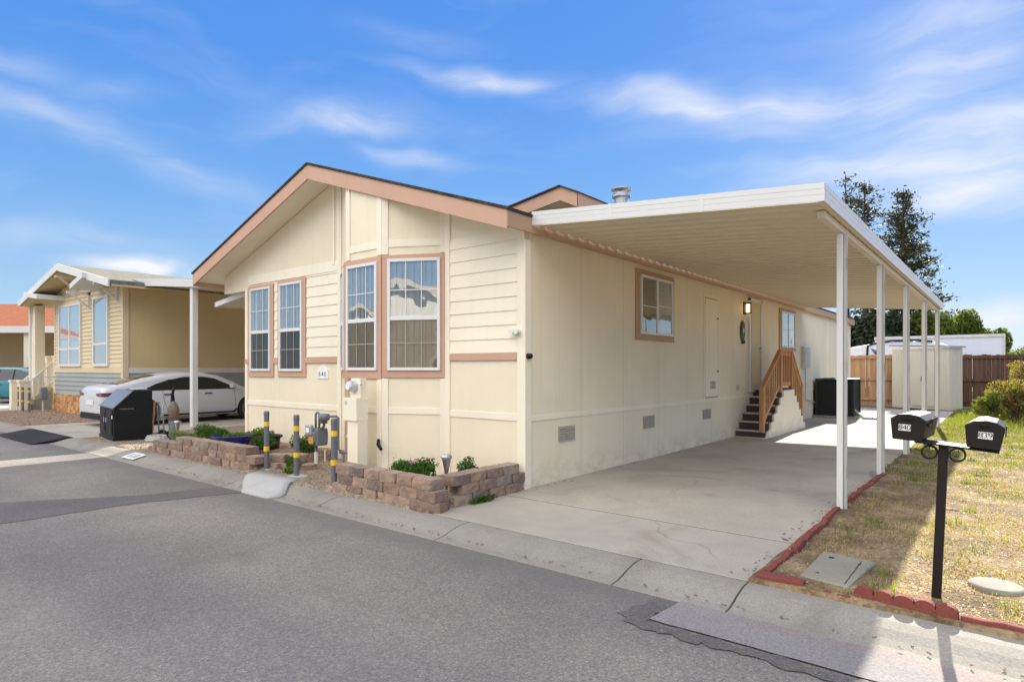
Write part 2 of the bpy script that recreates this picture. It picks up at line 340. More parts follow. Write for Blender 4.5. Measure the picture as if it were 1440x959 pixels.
# ------------------------------------------------------------------ mesh builder
class MB:
    def __init__(s, M=None): s.v = []; s.f = []; s.M = M; s.st = []
    def add(s, vs, fs):
        o = len(s.v); s.st.append((o, len(s.f)))
        if s.M is not None: vs = [s.M @ Vector(p) for p in vs]
        s.v += [tuple(p) for p in vs]; s.f += [tuple(i + o for i in f) for f in fs]
        return s
    def box(s, x0, x1, y0, y1, z0, z1):
        x0, x1 = sorted((x0, x1)); y0, y1 = sorted((y0, y1)); z0, z1 = sorted((z0, z1))
        return s.add([(x0, y0, z0), (x1, y0, z0), (x1, y1, z0), (x0, y1, z0), (x0, y0, z1), (x1, y0, z1), (x1, y1, z1), (x0, y1, z1)],
                     [(0, 3, 2, 1), (4, 5, 6, 7), (0, 1, 5, 4), (1, 2, 6, 5), (2, 3, 7, 6), (3, 0, 4, 7)])
    def prism(s, pts, axis, a, b):
        """polygon pts extruded along axis from a to b. axis y: pts are (x,z); x: (y,z); z: (x,y)"""
        def mk(p, t):
            return (p[0], t, p[1]) if axis == 'y' else (t, p[0], p[1]) if axis == 'x' else (p[0], p[1], t)
        n = len(pts)
        vs = [mk(p, a) for p in pts] + [mk(p, b) for p in pts]
        fs = [tuple(range(n)), tuple(range(2 * n - 1, n - 1, -1))] + [(i, i + n, (i + 1) % n + n, (i + 1) % n) for i in range(n)]
        return s.add(vs, fs)
    def tube(s, path, r, n=10, cap=True):
        pts = [Vector(p) for p in path]; vs = []; fs = []
        rs = r if isinstance(r, (list, tuple)) else [r] * len(pts)
        for i, p in enumerate(pts):
            d = (pts[min(i + 1, len(pts) - 1)] - pts[max(i - 1, 0)]).normalized()
            up = Vector((0, 0, 1)) if abs(d.z) < 0.9 else Vector((0, 1, 0))
            a = d.cross(up).normalized(); b = d.cross(a).normalized()
            for k in range(n):
                t = 2 * math.pi * k / n
                vs.append(p + (a * math.cos(t) + b * math.sin(t)) * rs[i])
        for i in range(len(pts) - 1):
            for k in range(n):
                fs.append((i * n + k, i * n + (k + 1) % n, (i + 1) * n + (k + 1) % n, (i + 1) * n + k))
        if cap: fs += [tuple(range(n - 1, -1, -1)), tuple(range((len(pts) - 1) * n, len(pts) * n))]
        return s.add(vs, fs)
    def lathe(s, prof, c=(0, 0, 0), n=20, axis='z'):
        vs = []; fs = []; m = len(prof)
        for k in range(n):
            t = 2 * math.pi * k / n
            for (r, h) in prof:
                p = (r * math.cos(t), r * math.sin(t), h)
                if axis == 'x': p = (h, p[0], p[1])
                if axis == 'y': p = (p[0], h, p[1])
                vs.append((p[0] + c[0], p[1] + c[1], p[2] + c[2]))
        for k in range(n):
            for i in range(m - 1):
                a = k * m + i; b = ((k + 1) % n) * m + i
                fs.append((a, b, b + 1, a + 1))
        return s.add(vs, fs)
    def grid(s, P):
        """P: rows of points"""
        r = len(P); c = len(P[0])
        return s.add([p for row in P for p in row], [(i * c + j, i * c + j + 1, (i + 1) * c + j + 1, (i + 1) * c + j) for i in range(r - 1) for j in range(c - 1)])
    def build_each(s, name, mat, parent=None, **kw):
        out = []
        for i, (vo, fo) in enumerate(s.st):
            ve, fe = s.st[i + 1] if i + 1 < len(s.st) else (len(s.v), len(s.f))
            m = MB(); m.v = s.v[vo:ve]; m.f = [tuple(q - vo for q in f) for f in s.f[fo:fe]]
            out.append(m.build(name, mat, parent, **kw))
        return out
    def build(s, name, mat, parent=None, smooth=False, bevel=0.0, local=False, origin=None, fix=True, solid=0.0, seg=2):
        off = Vector((0, 0, 0))
        if parent is not None and not local:
            q = parent
            while q is not None: off += q.location; q = q.parent
        if origin is not None: off = Vector(origin)
        me = bpy.data.meshes.new(name)
        me.from_pydata([(p[0] - off.x, p[1] - off.y, p[2] - off.z) for p in s.v], [], s.f)
        if fix and len(s.f) < 20000:
            bm = bmesh.new(); bm.from_mesh(me); bmesh.ops.recalc_face_normals(bm, faces=bm.faces); bm.to_mesh(me); bm.free()
        me.materials.append(mat)
        o = bpy.data.objects.new(name, me); COL.objects.link(o)
        if origin is not None and parent is None: o.location = off
        if parent is not None: o.parent = parent
        if smooth:
            for p in me.polygons: p.use_smooth = True
        if solid:
            sm = o.modifiers.new('thickness', 'SOLIDIFY'); sm.thickness = solid; sm.offset = 0
        if bevel:
            b = o.modifiers.new('bevel', 'BEVEL'); b.width = bevel; b.segments = seg; b.limit_method = 'ANGLE'; b.angle_limit = R(40)
        return o

def root(name, label, cat, loc=(0, 0, 0), rz=0.0, group=None):
    o = bpy.data.objects.new(name, None); COL.objects.link(o)
    o.empty_display_size = 0.2; o.location = loc; o.rotation_euler = (0, 0, rz)
    return tag(o, label, cat, group)
def tag(o, label=None, cat=None, group=None, kind=None):
    if label: o['label'] = label
    if cat: o['category'] = cat
    if group: o['group'] = group
    if kind: o['kind'] = kind
    return o
def copy_thing(r, loc, rz=0.0, label=None):
    c = r.copy(); COL.objects.link(c); c.location = loc; c.rotation_euler = (0, 0, rz)
    if label: c['label'] = label
    def rec(src, dst):
        for ch in list(src.children):
            k = ch.copy(); COL.objects.link(k); k.parent = dst; rec(ch, k)
    rec(r, c); return c
def struct(o): o['kind'] = 'structure'; return o

def text_mesh(txt, size, Mx, bold=0.0, depth=0.0015):
    cu = bpy.data.curves.new('lettering', 'FONT'); cu.body = txt; cu.size = size; cu.align_x = 'CENTER'; cu.align_y = 'CENTER'
    cu.extrude = depth; cu.offset = bold
    t = bpy.data.objects.new('lettering', cu); COL.objects.link(t)
    dg = bpy.context.evaluated_depsgraph_get()
    me = bpy.data.meshes.new_from_object(t.evaluated_get(dg))
    bpy.data.objects.remove(t); bpy.data.curves.remove(cu)
    mb = MB(Mx); mb.add([tuple(v.co) for v in me.vertices], [tuple(p.vertices) for p in me.polygons])
    bpy.data.meshes.remove(me); return mb

def frame_matrix(o, u, n):
    """local (u, out, up) -> world"""
    u = Vector(u).normalized(); n = Vector(n).normalized()
    return Matrix(((u.x, n.x, 0, o[0]), (u.y, n.y, 0, o[1]), (0, 0, 1, o[2]), (0, 0, 0, 1)))
# ================================================================== SETTING
def sheet(name, pts, z, mat, thick=0.0):
    mb = MB()
    if thick: mb.prism(pts, 'z', z - thick, z)
    else: mb.add([(x, y, z) for x, y in pts], [tuple(range(len(pts)))])
    return struct(mb.build(name, mat))
ZR = -0.08
sheet('ground', [(-700, -700), (700, -700), (700, 700), (-700, 700)], -0.30, M['earth'])
sheet('road', [(-160, -3.2), (60, -3.2), (60, 3.95), (-160, 3.95)], ZR, M['asphalt'], 0.15)
sheet('yard_soil', [(-160, 4.4), (60, 4.4), (60, 110), (-160, 110)], -0.07, M['earth'], 0.2)
sheet('yard_soil', [(-160, -60), (60, -60), (60, -3.6), (-160, -3.6)], -0.01, M['earth'], 0.2)
# asphalt repairs: slightly raised sheets with ragged outlines
def ragged(pts, amp, step=0.12, seed=1):
    r = random.Random(seed); out = []
    for i in range(len(pts)):
        a = Vector((*pts[i], 0)); b = Vector((*pts[(i + 1) % len(pts)], 0)); n = max(1, int((b - a).length / step))
        for k in range(n):
            p = a.lerp(b, k / n); out.append((p.x + r.uniform(-amp, amp), p.y + r.uniform(-amp, amp)))
    return out
sheet('asphalt_patch', ragged([(-7.98, -3.1), (-7.95, 2.69), (-7.70, 3.6), (-7.55, 3.93), (-8.15, 3.93), (-8.38, 3.05), (-9.20, 1.85), (-9.3, -3.1)], 0.025), ZR + 0.004, M['asphalt_dark'])
sheet('asphalt_patch', ragged([(-1.98, 3.50), (-1.80, 3.40), (-0.62, 3.42), (1.2, 3.42), (1.2, 3.54), (-1.76, 3.52), (-1.73, 3.93), (-1.86, 3.90), (-1.92, 3.62)], 0.03, .05, seed=5), ZR + 0.008, M['asphalt_mid'])
sheet('street_concrete', ragged([(-1.755, 3.535), (-0.62, 3.545), (12, 3.55), (12, 3.945), (-1.72, 3.945)], 0.008, seed=6), ZR + 0.012, M['gutter_red'])
# curbs: rolled profile with expansion joints
def curb_run(name, xs, y0, sgn):
    mb = MB(); prof = [(0.0, -0.16), (0.0, ZR + 0.006), (0.08, ZR + 0.012), (0.16, ZR + 0.03), (0.24, ZR + 0.055), (0.33, -0.006), (0.40, 0.0), (0.47, 0.0), (0.47, -0.16)]
    for a, b in zip(xs[:-1], xs[1:]):
        mb.prism([(y0 + sgn * p, z) for p, z in prof], 'x', a + 0.006, b - 0.006)
    return struct(mb.build(name, M['curb'], bevel=0.006))
xs = [-150, -100, -60, -40, -30, -25] + [-23 + 1.85 * i for i in range(9)] + [-6.1, -4.1, -2.25, -1.42, 0.4, 2.25, 4.1, 6, 8, 12, 20, 60]
curb_run('curb', xs, 3.945, 1)
curb_run('curb', [-150, -60, -30, -20, -10, 0, 10, 60], -3.19, -1)
# home driveway in slabs
ys = [4.42, 5.62, 9.04, 12.40, 15.75, 19.1, 22.4, 26.4]
mb = MB()
for i in range(len(ys) - 1):
    t = [0, 0.004, -0.002, 0.003, 0, 0.002, 0][i]
    x1 = -1.42 if i < 5 else -1.15
    mb.prism([(-4.72, ys[i] + 0.013), (x1, ys[i] + 0.013), (x1, ys[i + 1] - 0.013), (-4.72, ys[i + 1] - 0.013)], 'z', -0.12, t)
struct(mb.build('driveway', M['drive'], bevel=0.006))
for i, yj in enumerate(ys[:-1]):
    sheet('expansion_joint', [(-4.72, yj - .014), (-1.42 if i < 5 else -1.15, yj - .014), (-1.42 if i < 5 else -1.15, yj + .014), (-4.72, yj + .014)], -.006, M['joint'])
mb = MB()
for a, b in ((4.42, 8.0), (8.0, 12), (12, 16), (16, 22)): mb.box(-20.0, -15.6, a + .008, b - .008, -0.12, 0.0)
struct(mb.build('driveway', M['drive'], bevel=0.006))
# planting beds
def bumpy(name, x0, x1, y0, y1, nx, ny, z0, amp, mat, fr=1.5, edge=True):
    P = []
    for j in range(ny + 1):
        row = []
        for i in range(nx + 1):
            x = x0 + (x1 - x0) * i / nx; y = y0 + (y1 - y0) * j / ny
            e = 1.0 if not edge else min(1, 4 * min(i / nx, 1 - i / nx) + .3)
            row.append((x, y, z0 + amp * e * (mnoise.noise((x * fr, y * fr, 3.1)) + 0.5 * mnoise.noise((x * fr * 3, y * fr * 3, 1.7)))))
        P.append([(row[0][0], row[0][1], -.12)] + row + [(row[-1][0], row[-1][1], -.12)])
    P = [[(q[0], q[1], -.12) for q in P[0]]] + P + [[(q[0], q[1], -.12) for q in P[-1]]]
    return struct(MB().grid(P).build(name, mat, smooth=True, fix=False))
def strip_z(x, y): return 0.010 + 0.022 * (mnoise.noise((x * 1.5, y * 1.5, 3.1)) + 0.5 * mnoise.noise((x * 4.5, y * 4.5, 1.7))) + 0.012
DIRT = bumpy('dirt_strip', -1.42, 9.0, 4.40, 28.5, 120, 240, 0.022, 0.022, M['dirt'], edge=False)
bumpy('gravel_bed', -8.6, -4.66, 4.40, 6.05, 60, 30, 0.03, 0.015, M['gravel'], 3)
bumpy('gravel_bed', -12.15, -8.55, 4.40, 4.78, 40, 6, 0.004, 0.008, M['gravel'], 3)
bumpy('planter_soil', -12.0, -8.5, 4.60, 6.05, 50, 24, 0.17, 0.03, M['bark'], 2)
bumpy('gravel_bed', -15.55, -11.9, 4.40, 12.0, 60, 90, 0.005, 0.02, M['gravel'], 2)
bumpy('bark_bed', -27.5, -20.05, 4.40, 6.9, 90, 30, 0.01, 0.02, M['bark'], 2)
sheet('driveway', [(-45, 4.42), (-27.6, 4.42), (-27.6, 14), (-45, 14)], 0.0, M['drive'], 0.1)
# broken paving bits on the neighbour's bark bed
# curb apron by the gas meter and painted curb number
prof = [(3.90, ZR + 0.010), (4.02, ZR + 0.024), (4.11, ZR + 0.043), (4.19, ZR + 0.068), (4.28, 0.012), (4.36, 0.018), (4.56, 0.03)]
P = []
for (y, z), (xa, xb) in zip(prof, [(-7.55, -6.95), (-7.75, -6.85), (-7.92, -6.88), (-8.05, -6.98), (-8.18, -7.1), (-8.25, -7.2), (-8.3, -7.3)]):
    P.append([(xa + (xb - xa) * i / 6, y, z) for i in range(7)])
struct(MB().grid(P).build('curb_apron', M['white_conc'], smooth=True, solid=0.03))
for c in ((-8.42, 4.78), (-7.50, 4.66), (-6.45, 4.57)):
    struct(MB().prism(ragged([(c[0] - .12, c[1] - .10), (c[0] + .12, c[1] - .10), (c[0] + .11, c[1] + .11), (c[0] - .12, c[1] + .10)], .015, .05, 9), 'z', 0.0, 0.045).build('footing', M['white_conc'], bevel=.008))

# ================================================================== MAIN HOME
RX, RZ, SL = -8.66, 4.77, 0.335
def zr(x): return RZ - SL * abs(x - RX)
H = root('manufactured_home', 'cream manufactured home with salmon trim, gabled front and a bay window, number 840', 'house', (-8.2, 6.0, 0))
foot = [(-11.5, 6.03), (-8.4, 6.03), (-7.71, 5.6), (-6.87, 5.6), (-6.04, 6.03), (-4.66, 6.03), (-4.66, 26.2), (-8.66, 26.2), (-11.5, 26.2)]
n = len(foot); mb = MB()
vs = [(x, y, -0.1) for x, y in foot] + [(x, y, zr(x) - 0.21) for x, y in foot]
vs.append((-8.66, 6.03, zr(-8.66) - 0.21))
fs = [(i, (i + 1) % n, (i + 1) % n + n, i + n) for i in range(n)]
mb.add(vs, fs)
# front triangle piece up to ridge between -11.5 and bay handled by ridge vertex
mb.add([(-11.5, 6.03, zr(-11.5) - .21), (-8.4, 6.03, zr(-8.4) - .21), (-8.66, 6.03, zr(RX) - .21)], [(0, 1, 2)])
mb.prism([(-12.36, 3.0), (-11.5, 3.0), (-11.5, zr(-11.5) - .21), (-12.36, zr(-12.36) - .21)], 'y', 6.03, 26.2)
wall = mb.build('wall', M['cream_groove'], H)
# roof
YF, YB = 5.57, 26.5
XR, XL = -4.56, -12.68
mb = MB(); t = 0.035
mb.prism([(XL - .03, zr(XL - .03)), (RX, RZ), (XR + .03, zr(XR + .03)), (XR + .03, zr(XR + .03) - t), (RX, RZ - t), (XL - .03, zr(XL - .03) - t)], 'y', YF - 0.04, YB + .04)
roof = mb.build('roof', M['shingle'], H)
mb = MB()
mb.prism([(XL + .02, zr(XL + .02) - .05), (RX, RZ - .05), (RX, RZ - .2), (XL + .02, zr(XL + .02) - .2)], 'y', YF + .01, YB)
mb.prism([(RX, RZ - .05), (XR - .02, zr(XR - .02) - .05), (XR - .02, zr(XR - .02) - .2), (RX, RZ - .2)], 'y', YF + .01, YB)
mb.build('soffit', M['cream'], H)
def fascia(name, y0, y1):
    mb = MB()
    for xa, xb in ((XL, RX), (RX, XR)):
        mb.prism([(xa, zr(xa) - .037), (xb, zr(xb) - .037), (xb, zr(xb) - .265), (xa, zr(xa) - .265)], 'y', y0, y1)
    return mb.build(name, M['pink'], H, bevel=.004)
fascia('fascia', YF - .022, YF + .008); fascia('fascia', YB - .008, YB + .022)
MB().box(XR - .015, XR + .012, YF - .02, YB, zr(XR) - .235, zr(XR) - .04).build('eave_fascia', M['tan'], H, bevel=.004)
MB().box(XL - .012, XL + .015, YF - .02, YB, zr(XL) - .285, zr(XL) - .04).build('eave_fascia', M['pink'], H, bevel=.004)
# dormer behind the carport edge and the flue
dm = MB()
dm.prism([(-7.7, 3.3), (-6.12, 3.3), (-6.12, 4.47), (-6.47, 4.64), (-7.7, 4.5)], 'y', 9.85, 14.5)
d = dm.build('roof_dormer', M['cream'], H)
mb = MB(); mb.prism([(-7.75, 4.70), (-6.47, 4.9), (-6.05, 4.705), (-6.05, 4.68), (-6.47, 4.872), (-7.75, 4.672)], 'y', 9.4, 14.8); mb.build('dormer_roof', M['shingle'], d)
mb = MB(); mb.prism([(-7.7, 4.665), (-6.47, 4.862), (-6.1, 4.68), (-6.1, 4.46), (-6.47, 4.645), (-7.7, 4.465)], 'y', 9.475, 9.9); mb.build('dormer_soffit', M['cream'], d)
mb = MB(); mb.prism([(-7.7, 4.672), (-6.47, 4.871), (-6.08, 4.69), (-6.08, 4.43), (-6.47, 4.62), (-7.7, 4.44)], 'y', 9.44, 9.47)
mb.box(-6.095, -6.07, 9.44, 14.8, 4.43, 4.69); mb.build('dormer_fascia', M['pink'], d)
mb = MB(); mb.lathe([(0, 3.4), (.125, 3.4), (.125, 4.62), (.17, 4.62), (.17, 4.655), (.14, 4.66), (.14, 4.70), (0, 4.70)], (-5.5, 10, 0), 24)
v = mb.build('roof_flue', M['galv'], H, smooth=False)
mb = MB(); mb.lathe([(0, 4.74), (.185, 4.755), (.185, 4.775), (.1, 4.80), (0, 4.81)], (-5.5, 10, 0), 24)
for a in range(3): mb.tube([(-5.5 + .12 * math.cos(a * 2.1), 10 + .12 * math.sin(a * 2.1), 4.68), (-5.5 + .12 * math.cos(a * 2.1), 10 + .12 * math.sin(a * 2.1), 4.76)], .008, 6)
mb.build('flue_cap', M['galv'], v)

FM = frame_matrix((0, 6.03, 0), (1, 0), (0, -1))
SM = frame_matrix((-4.66, 0, 0), (0, 1), (1, 0))
BLn = math.hypot(.83, .43)
BMid = frame_matrix((0, 5.6, 0), (1, 0), (0, -1))
BR = frame_matrix((-6.87, 5.6, 0), (.83, .43), (.43, -.83))
BL = frame_matrix((-8.4, 6.03, 0), (.69, -.43), (-.43, -.69))
BLl = math.hypot(.69, .43)

def laps(Mx, spans, z0, z1, pitch, name='lap_siding', mat='cream', parent=None, dep=.018):
    mb = MB(Mx)
    for u0, u1 in spans:
        z = z0
        while z < z1 - .02:
            zt = min(z + pitch, z1)
            mb.prism([(0.0, z), (dep, z), (.006, zt + .004), (0.0, zt + .004)], 'x', u0, u1)
            z += pitch
    return mb.build(name, M[mat], parent or H)
# front siding boards
mb_r = laps(FM, [(-6.0, -4.77)], 1.70, 3.252, .177)
laps(FM, [(-9.41, -8.53)], 1.69, 3.09, .172)
laps(FM, [(-11.4, -8.53)], 3.095, 3.27, .172)
laps(FM, [(-10.45, -10.34)], 1.69, 3.06, .172)
# flat front panels with battens
mb = MB(FM)
bt = [(-6.06, -5.95), (-4.77, -4.655)]
for a, b in bt: mb.box(a, b, 0, .022, 0, zr((a + b) / 2) - .21)
mb.box(-8.52, -8.42, 0, .022, 0, zr(-8.47) - .21); mb.box(-8.66, -8.60, 0, .018, 3.2, 4.5)
mb.box(-11.5, -11.41, 0, .022, 0, 3.05)
mb.box(-5.95, -4.77, 0, .012, .84, .93); mb.box(-11.41, -8.52, 0, .012, .80, .89)
mb.box(-12.34, -8.66, 0, .01, 3.30, 3.34) if False else None
mb.build_each('wall_batten', M['cream'], H, bevel=.003)
mb = MB(BMid)
mb.box(-7.71, -7.62, 0, .02, 1.40, 4.28) if False else None
mb.box(-7.70, -7.61, 0, .018, 3.10, zr(-7.65) - .21); mb.box(-6.98, -6.87, 0, .018, 3.10, zr(-6.9) - .21); mb.box(-6.97, -6.87, 0, .018, 0, 1.36)
mb.box(-7.61, -6.98, 0, .012, 3.20, 3.30); mb.box(-7.70, -6.97, 0, .012, .86, .95)
mb.build_each('wall_batten', M['cream'], H, bevel=.003)
mb = MB(BR)
mb.box(0.0, .09, 0, .018, 3.10, zr(-6.8) - .21); mb.box(.0, .09, 0, .018, 0, 1.36); mb.box(BLn - .08, BLn, 0, .018, 3.10, zr(-6.04) - .21); mb.box(BLn - .08, BLn, 0, .018, 0, 1.36)
mb.box(.09, BLn - .08, 0, .012, 3.20, 3.30); mb.box(.09, BLn - .08, 0, .012, .86, .95)
mb.build_each('wall_batten', M['cream'], H, bevel=.003)
# salmon belt band
mb = MB(FM); mb.box(-5.95, -4.77, 0, .028, 1.605, 1.695); mb.box(-9.43, -8.52, 0, .028, 1.59, 1.68); mb.box(-10.47, -10.32, 0, .028, 1.59, 1.68); mb.box(-11.5, -11.36, 0, .028, 1.59, 1.68)
mb.build_each('belt_band', M['pink'], H, bevel=.003)
mb = MB(BMid); mb.box(-7.72, -7.63, 0, .024, 0, 1.40); mb.build('corner_board', M['pink'], H, bevel=.003)
# side wall trim
mb = MB(SM); mb.box(6.01, 6.13, 0, .02, 0, 3.1); mb.box(6.13, 26.2, 0, .013, .835, .905); mb.box(22.4, 22.5, 0, .018, 0, 3.1); mb.box(26.1, 26.2, 0, .02, 0, 3.1)
mb.build_each('wall_batten', M['cream'], H, bevel=.003)

def window(Mx, o, i, rail=None, slider=False, ncol=3, blind='blind', blind2='dark_room', trim='pink', parent=None, tr=.026):
    """o = outer trim rect (u0,u1,z0,z1), i = frame rect"""
    parent = parent or H
    mb = MB(Mx)
    mb.box(o[0], o[1], 0, tr, i[3], o[3]); mb.box(o[0], o[1], 0, tr, o[2], i[2]); mb.box(o[0], i[0], 0, tr, i[2], i[3]); mb.box(i[1], o[1], 0, tr, i[2], i[3])
    w = mb.build('window', M[trim], parent, bevel=.003)
    f = .042; d0, d1 = 0.0, .05
    mb = MB(Mx)
    mb.box(i[0], i[1], d0, d1, i[3] - f, i[3]); mb.box(i[0], i[1], d0, d1, i[2], i[2] + f)
    mb.box(i[0], i[0] + f, d0, d1, i[2] + f, i[3] - f); mb.box(i[1] - f, i[1], d0, d1, i[2] + f, i[3] - f)
    a, b, c, e = i[0] + f, i[1] - f, i[2] + f, i[3] - f
    if slider:
        m = (a + b) / 2; mb.box(m - .025, m + .025, d0, d1 - .006, c, e); cells = [(a, m - .025, c, e), (m + .025, b, c, e)]
    else:
        mb.box(a, b, d0, d1 - .006, rail - .028, rail + .028); cells = [(a, b, rail + .028, e), (a, b, c, rail - .028)]
    mb.build('frame', M['white_vinyl'], w, bevel=.004)
    for k, (p, q, r_, s_) in enumerate(cells):
        MB(Mx).add([(p, .031, r_), (q, .031, r_), (q, .031, s_), (p, .031, s_)], [(0, 1, 2, 3)]).build('pane', M['pane'] if (k == 0 or slider) else M['screened'], w)
        mb = MB(Mx)
        if slider: cols, rows = 1, 2
        else: cols, rows = ncol, 2
        bo_ = (.0335, .037)
        for j in range(1, cols): u = p + (q - p) * j / cols; mb.box(u - .006, u + .006, bo_[0], bo_[1], r_, s_)
        for j in range(1, rows): zz = r_ + (s_ - r_) * (.52 if k else .48); mb.box(p, q, bo_[0], bo_[1] + .0005, zz - .006, zz + .006)
        mb.build('glazing_bar', M['white_vinyl'] if (k == 0 or slider) else M['grille'], w)
        mat = blind if k == 0 else blind2
        mb = MB(Mx)
        if mat in ('blind', 'curtain'):
            nn = max(3, int((q - p) / .085))
            for j in range(nn):
                u = p + (q - p) * j / nn; uu = u + (q - p) / nn
                mb.prism([(u, .010), (uu, .020), (uu, .022), (u, .012)], 'z', r_, s_)
        else: mb.box(p, q, .004, .008, r_, s_)
        mb.build('blind' if mat == 'blind' else 'curtain' if mat == 'curtain' else 'interior_shade', M[mat], w)
    return w
window(FM, (-11.36, -10.47, 1.34, 3.06), (-11.28, -10.56, 1.45, 3.01), 2.18)
window(FM, (-10.32, -9.43, 1.35, 3.07), (-10.25, -9.52, 1.45, 3.02), 2.18)
window(BMid, (-7.71, -6.875, 1.35, 3.09), (-7.66, -6.955, 1.47, 3.01), 2.19, blind='blind')
window(BR, (.005, BLn - .005, 1.37, 3.09), (.088, .863, 1.47, 3.03), 2.20, blind2='curtain')
window(BL, (.02, BLl - .01, 1.36, 3.09), (.10, BLl - .09, 1.47, 3.01), 2.19)
window(SM, (8.92, 10.36, 1.96, 3.11), (9.06, 10.28, 2.06, 3.03), slider=True, blind='dark_room', blind2='blind', trim='tan')
window(SM, (16.88, 18.47, 1.98, 3.09), (17.02, 18.36, 2.06, 3.02), slider=True, blind='dark_room', blind2='blind', trim='tan')
# side door and closet hatch, lamp, vents, boxes
mb = MB(SM); mb.box(14.42, 14.50, 0, .05, .98, 3.12); mb.box(15.28, 15.36, 0, .05, .98, 3.12); mb.box(14.42, 15.36, 0, .05, 3.06, 3.13); mb.box(14.42, 15.36, 0, .07, .95, .985)
mb.build('door_frame', M['white_vinyl'], H, bevel=.004)
mb = MB(SM); mb.box(14.5, 15.28, 0, .02, .985, 3.06); mb.box(14.6, 15.18, .02, .028, 1.15, 1.9); mb.box(14.6, 15.18, .02, .028, 2.05, 2.9)
dr = mb.build('door', M['door'], H, bevel=.006)
MB(SM).tube([(15.2, .02, 1.98), (15.2, .07, 1.98), (15.11, .07, 1.98)], .012, 8).build('handle', M['lamp_brass'], dr, smooth=True)
mb = MB(SM); mb.box(11.77, 12.61, 0, .010, 2.91, 2.99); mb.box(11.77, 11.83, 0, .010, .91, 2.91); mb.box(12.55, 12.61, 0, .010, .91, 2.91); mb.box(11.85, 12.53, 0, .012, .93, 2.89)
mb2 = MB(SM); mb2.box(11.83, 11.85, 0, .006, .92, 2.90); mb2.box(12.53, 12.55, 0, .006, .92, 2.90); mb2.box(11.85, 12.53, 0, .006, 2.89, 2.91); mb2.box(11.85, 12.53, 0, .006, .91, .93); mb2.build('hatch_seam', M['cedar'], H)
cd = mb.build('utility_hatch', M['cream'], H, bevel=.004)
mb = MB(SM); mb.box(12.48, 12.53, .012, .022, 2.5, 2.54); mb.box(12.48, 12.53, .012, .022, 1.42, 1.46); mb.build_each('latch', M['lamp_brass'], cd)
def vent(u0, u1, z0, z1, parent=None):
    mb = MB(SM); k = 6
    mb.box(u0, u1, 0, .008, z0, z1)
    for j in range(k):
        zz = z0 + .015 + (z1 - z0 - .03) * j / (k - 1); mb.prism([(.008, zz - .012), (.02, zz - .016), (.02, zz - .012), (.008, zz + .008)], 'x', u0 + .012, u1 - .012)
    mb.box((u0 + u1) / 2 - .008, (u0 + u1) / 2 + .008, .008, .022, z0, z1)
    return mb.build('vent', M['grille'], parent or H)
vent(6.75, 7.15, .52, .72); vent(9.19, 9.61, .51, .71); vent(11.73, 12.14, .50, .69); vent(12.08, 12.40, 1.09, 1.25, cd)
MB(SM).box(13.66, 13.78, 0, .03, 1.02, 1.13).build('outlet_cover', M['lightgrey'], H, bevel=.006)
mb = MB(SM); mb.box(19.08, 19.78, 0, .10, 1.5, 2.12); mb.box(19.12, 19.74, .1, .11, 1.55, 2.07); eb = mb.build('electric_panel', M['lightgrey'], H, bevel=.006)
MB(SM).tube([(19.4, .05, 1.5), (19.4, .05, .6), (20.6, .05, .45)], .018, 8).build('conduit', M['lightgrey'], eb)
mb = MB(SM); mb.box(14.10, 14.26, 0, .02, 2.72, 3.0); mb.box(14.12, 14.24, .02, .15, 2.96, 2.99); mb.box(14.12, 14.24, .02, .15, 2.74, 2.76)
for u, dd in ((14.12, .03), (14.23, .03), (14.12, .14), (14.23, .14)): mb.box(u, u + .01, dd, dd + .01, 2.76, 2.96)
wl = mb.build('wall_lamp', M['lamp_brass'], H)
MB(SM).box(14.145, 14.215, .05, .12, 2.765, 2.95).build('lamp_glass', M['lamp_glow'], wl, bevel=.01)
mb = MB(frame_matrix((-4.66, 6.03, 0), (1, 0), (0, -1))); mb.box(-.045, .03, .02, .045, 1.58, 1.72); mb.M = SM; mb.box(6.05, 6.13, .02, .05, 1.58, 1.72)
dc = MB(SM).lathe([(0, 0), (.035, 0), (.035, .05), (.028, .06), (0, .062)], (6.06, .02, 1.65), 16, 'y').build('door_camera', M['black_plastic'], H, smooth=True)
mb = MB(frame_matrix((-4.66, 6.03, 0), (1, 0), (0, -1)))
mb.box(-.14, -.08, .022, .06, 1.93, 1.99); mb.lathe([(0, 0), (.03, .0), (.035, .07), (0, .07)], (-.145, .03, 1.955), 10, 'y'); mb.lathe([(0, 0), (.03, .0), (.035, .07), (0, .07)], (-.075, .03, 1.955), 10, 'y')
mb.build('flood_lamp', M['white_vinyl'], H)
mb = MB(FM); mb.box(-9.09, -8.79, .0, .015, 1.33, 1.47); mb.prism([(-9.09, 1.47), (-8.79, 1.47), (-8.94, 1.56)], 'y', 0, .015)
pq = tag(mb.build('house_number_plaque', M['white_label'], None, origin=(-8.94, 6.0, 1.4)), 'small off-white house number plaque reading 840 beside the narrow front windows', 'sign')
for k, ch in enumerate('840'):
    text_mesh(ch, .11, frame_matrix((-9.02 + .08 * k, 6.03 - .0155, 1.40), (1, 0), (0, -1)) @ Matrix(((1, 0, 0, 0), (0, 0, 1, 0), (0, 1, 0, 0), (0, 0, 0, 1)))).build('numeral', M['digit'], pq)
orn = MB(SM); orn.lathe([(0, 0), (.13, 0), (.14, .015), (.10, .03), (.09, .02), (0, .02)], (14.02, .012, 0), 20, 'y')
orn.v = [(x, y, 2.33 + z * 1.75) for x, y, z in orn.v]
ot = tag(orn.build('wall_ornament', M['green_orn'], None, origin=(-4.64, 14.02, 2.33)), 'dark green oval ornament hanging on the side wall below the lit lamp', 'ornament')
mb = MB(SM)
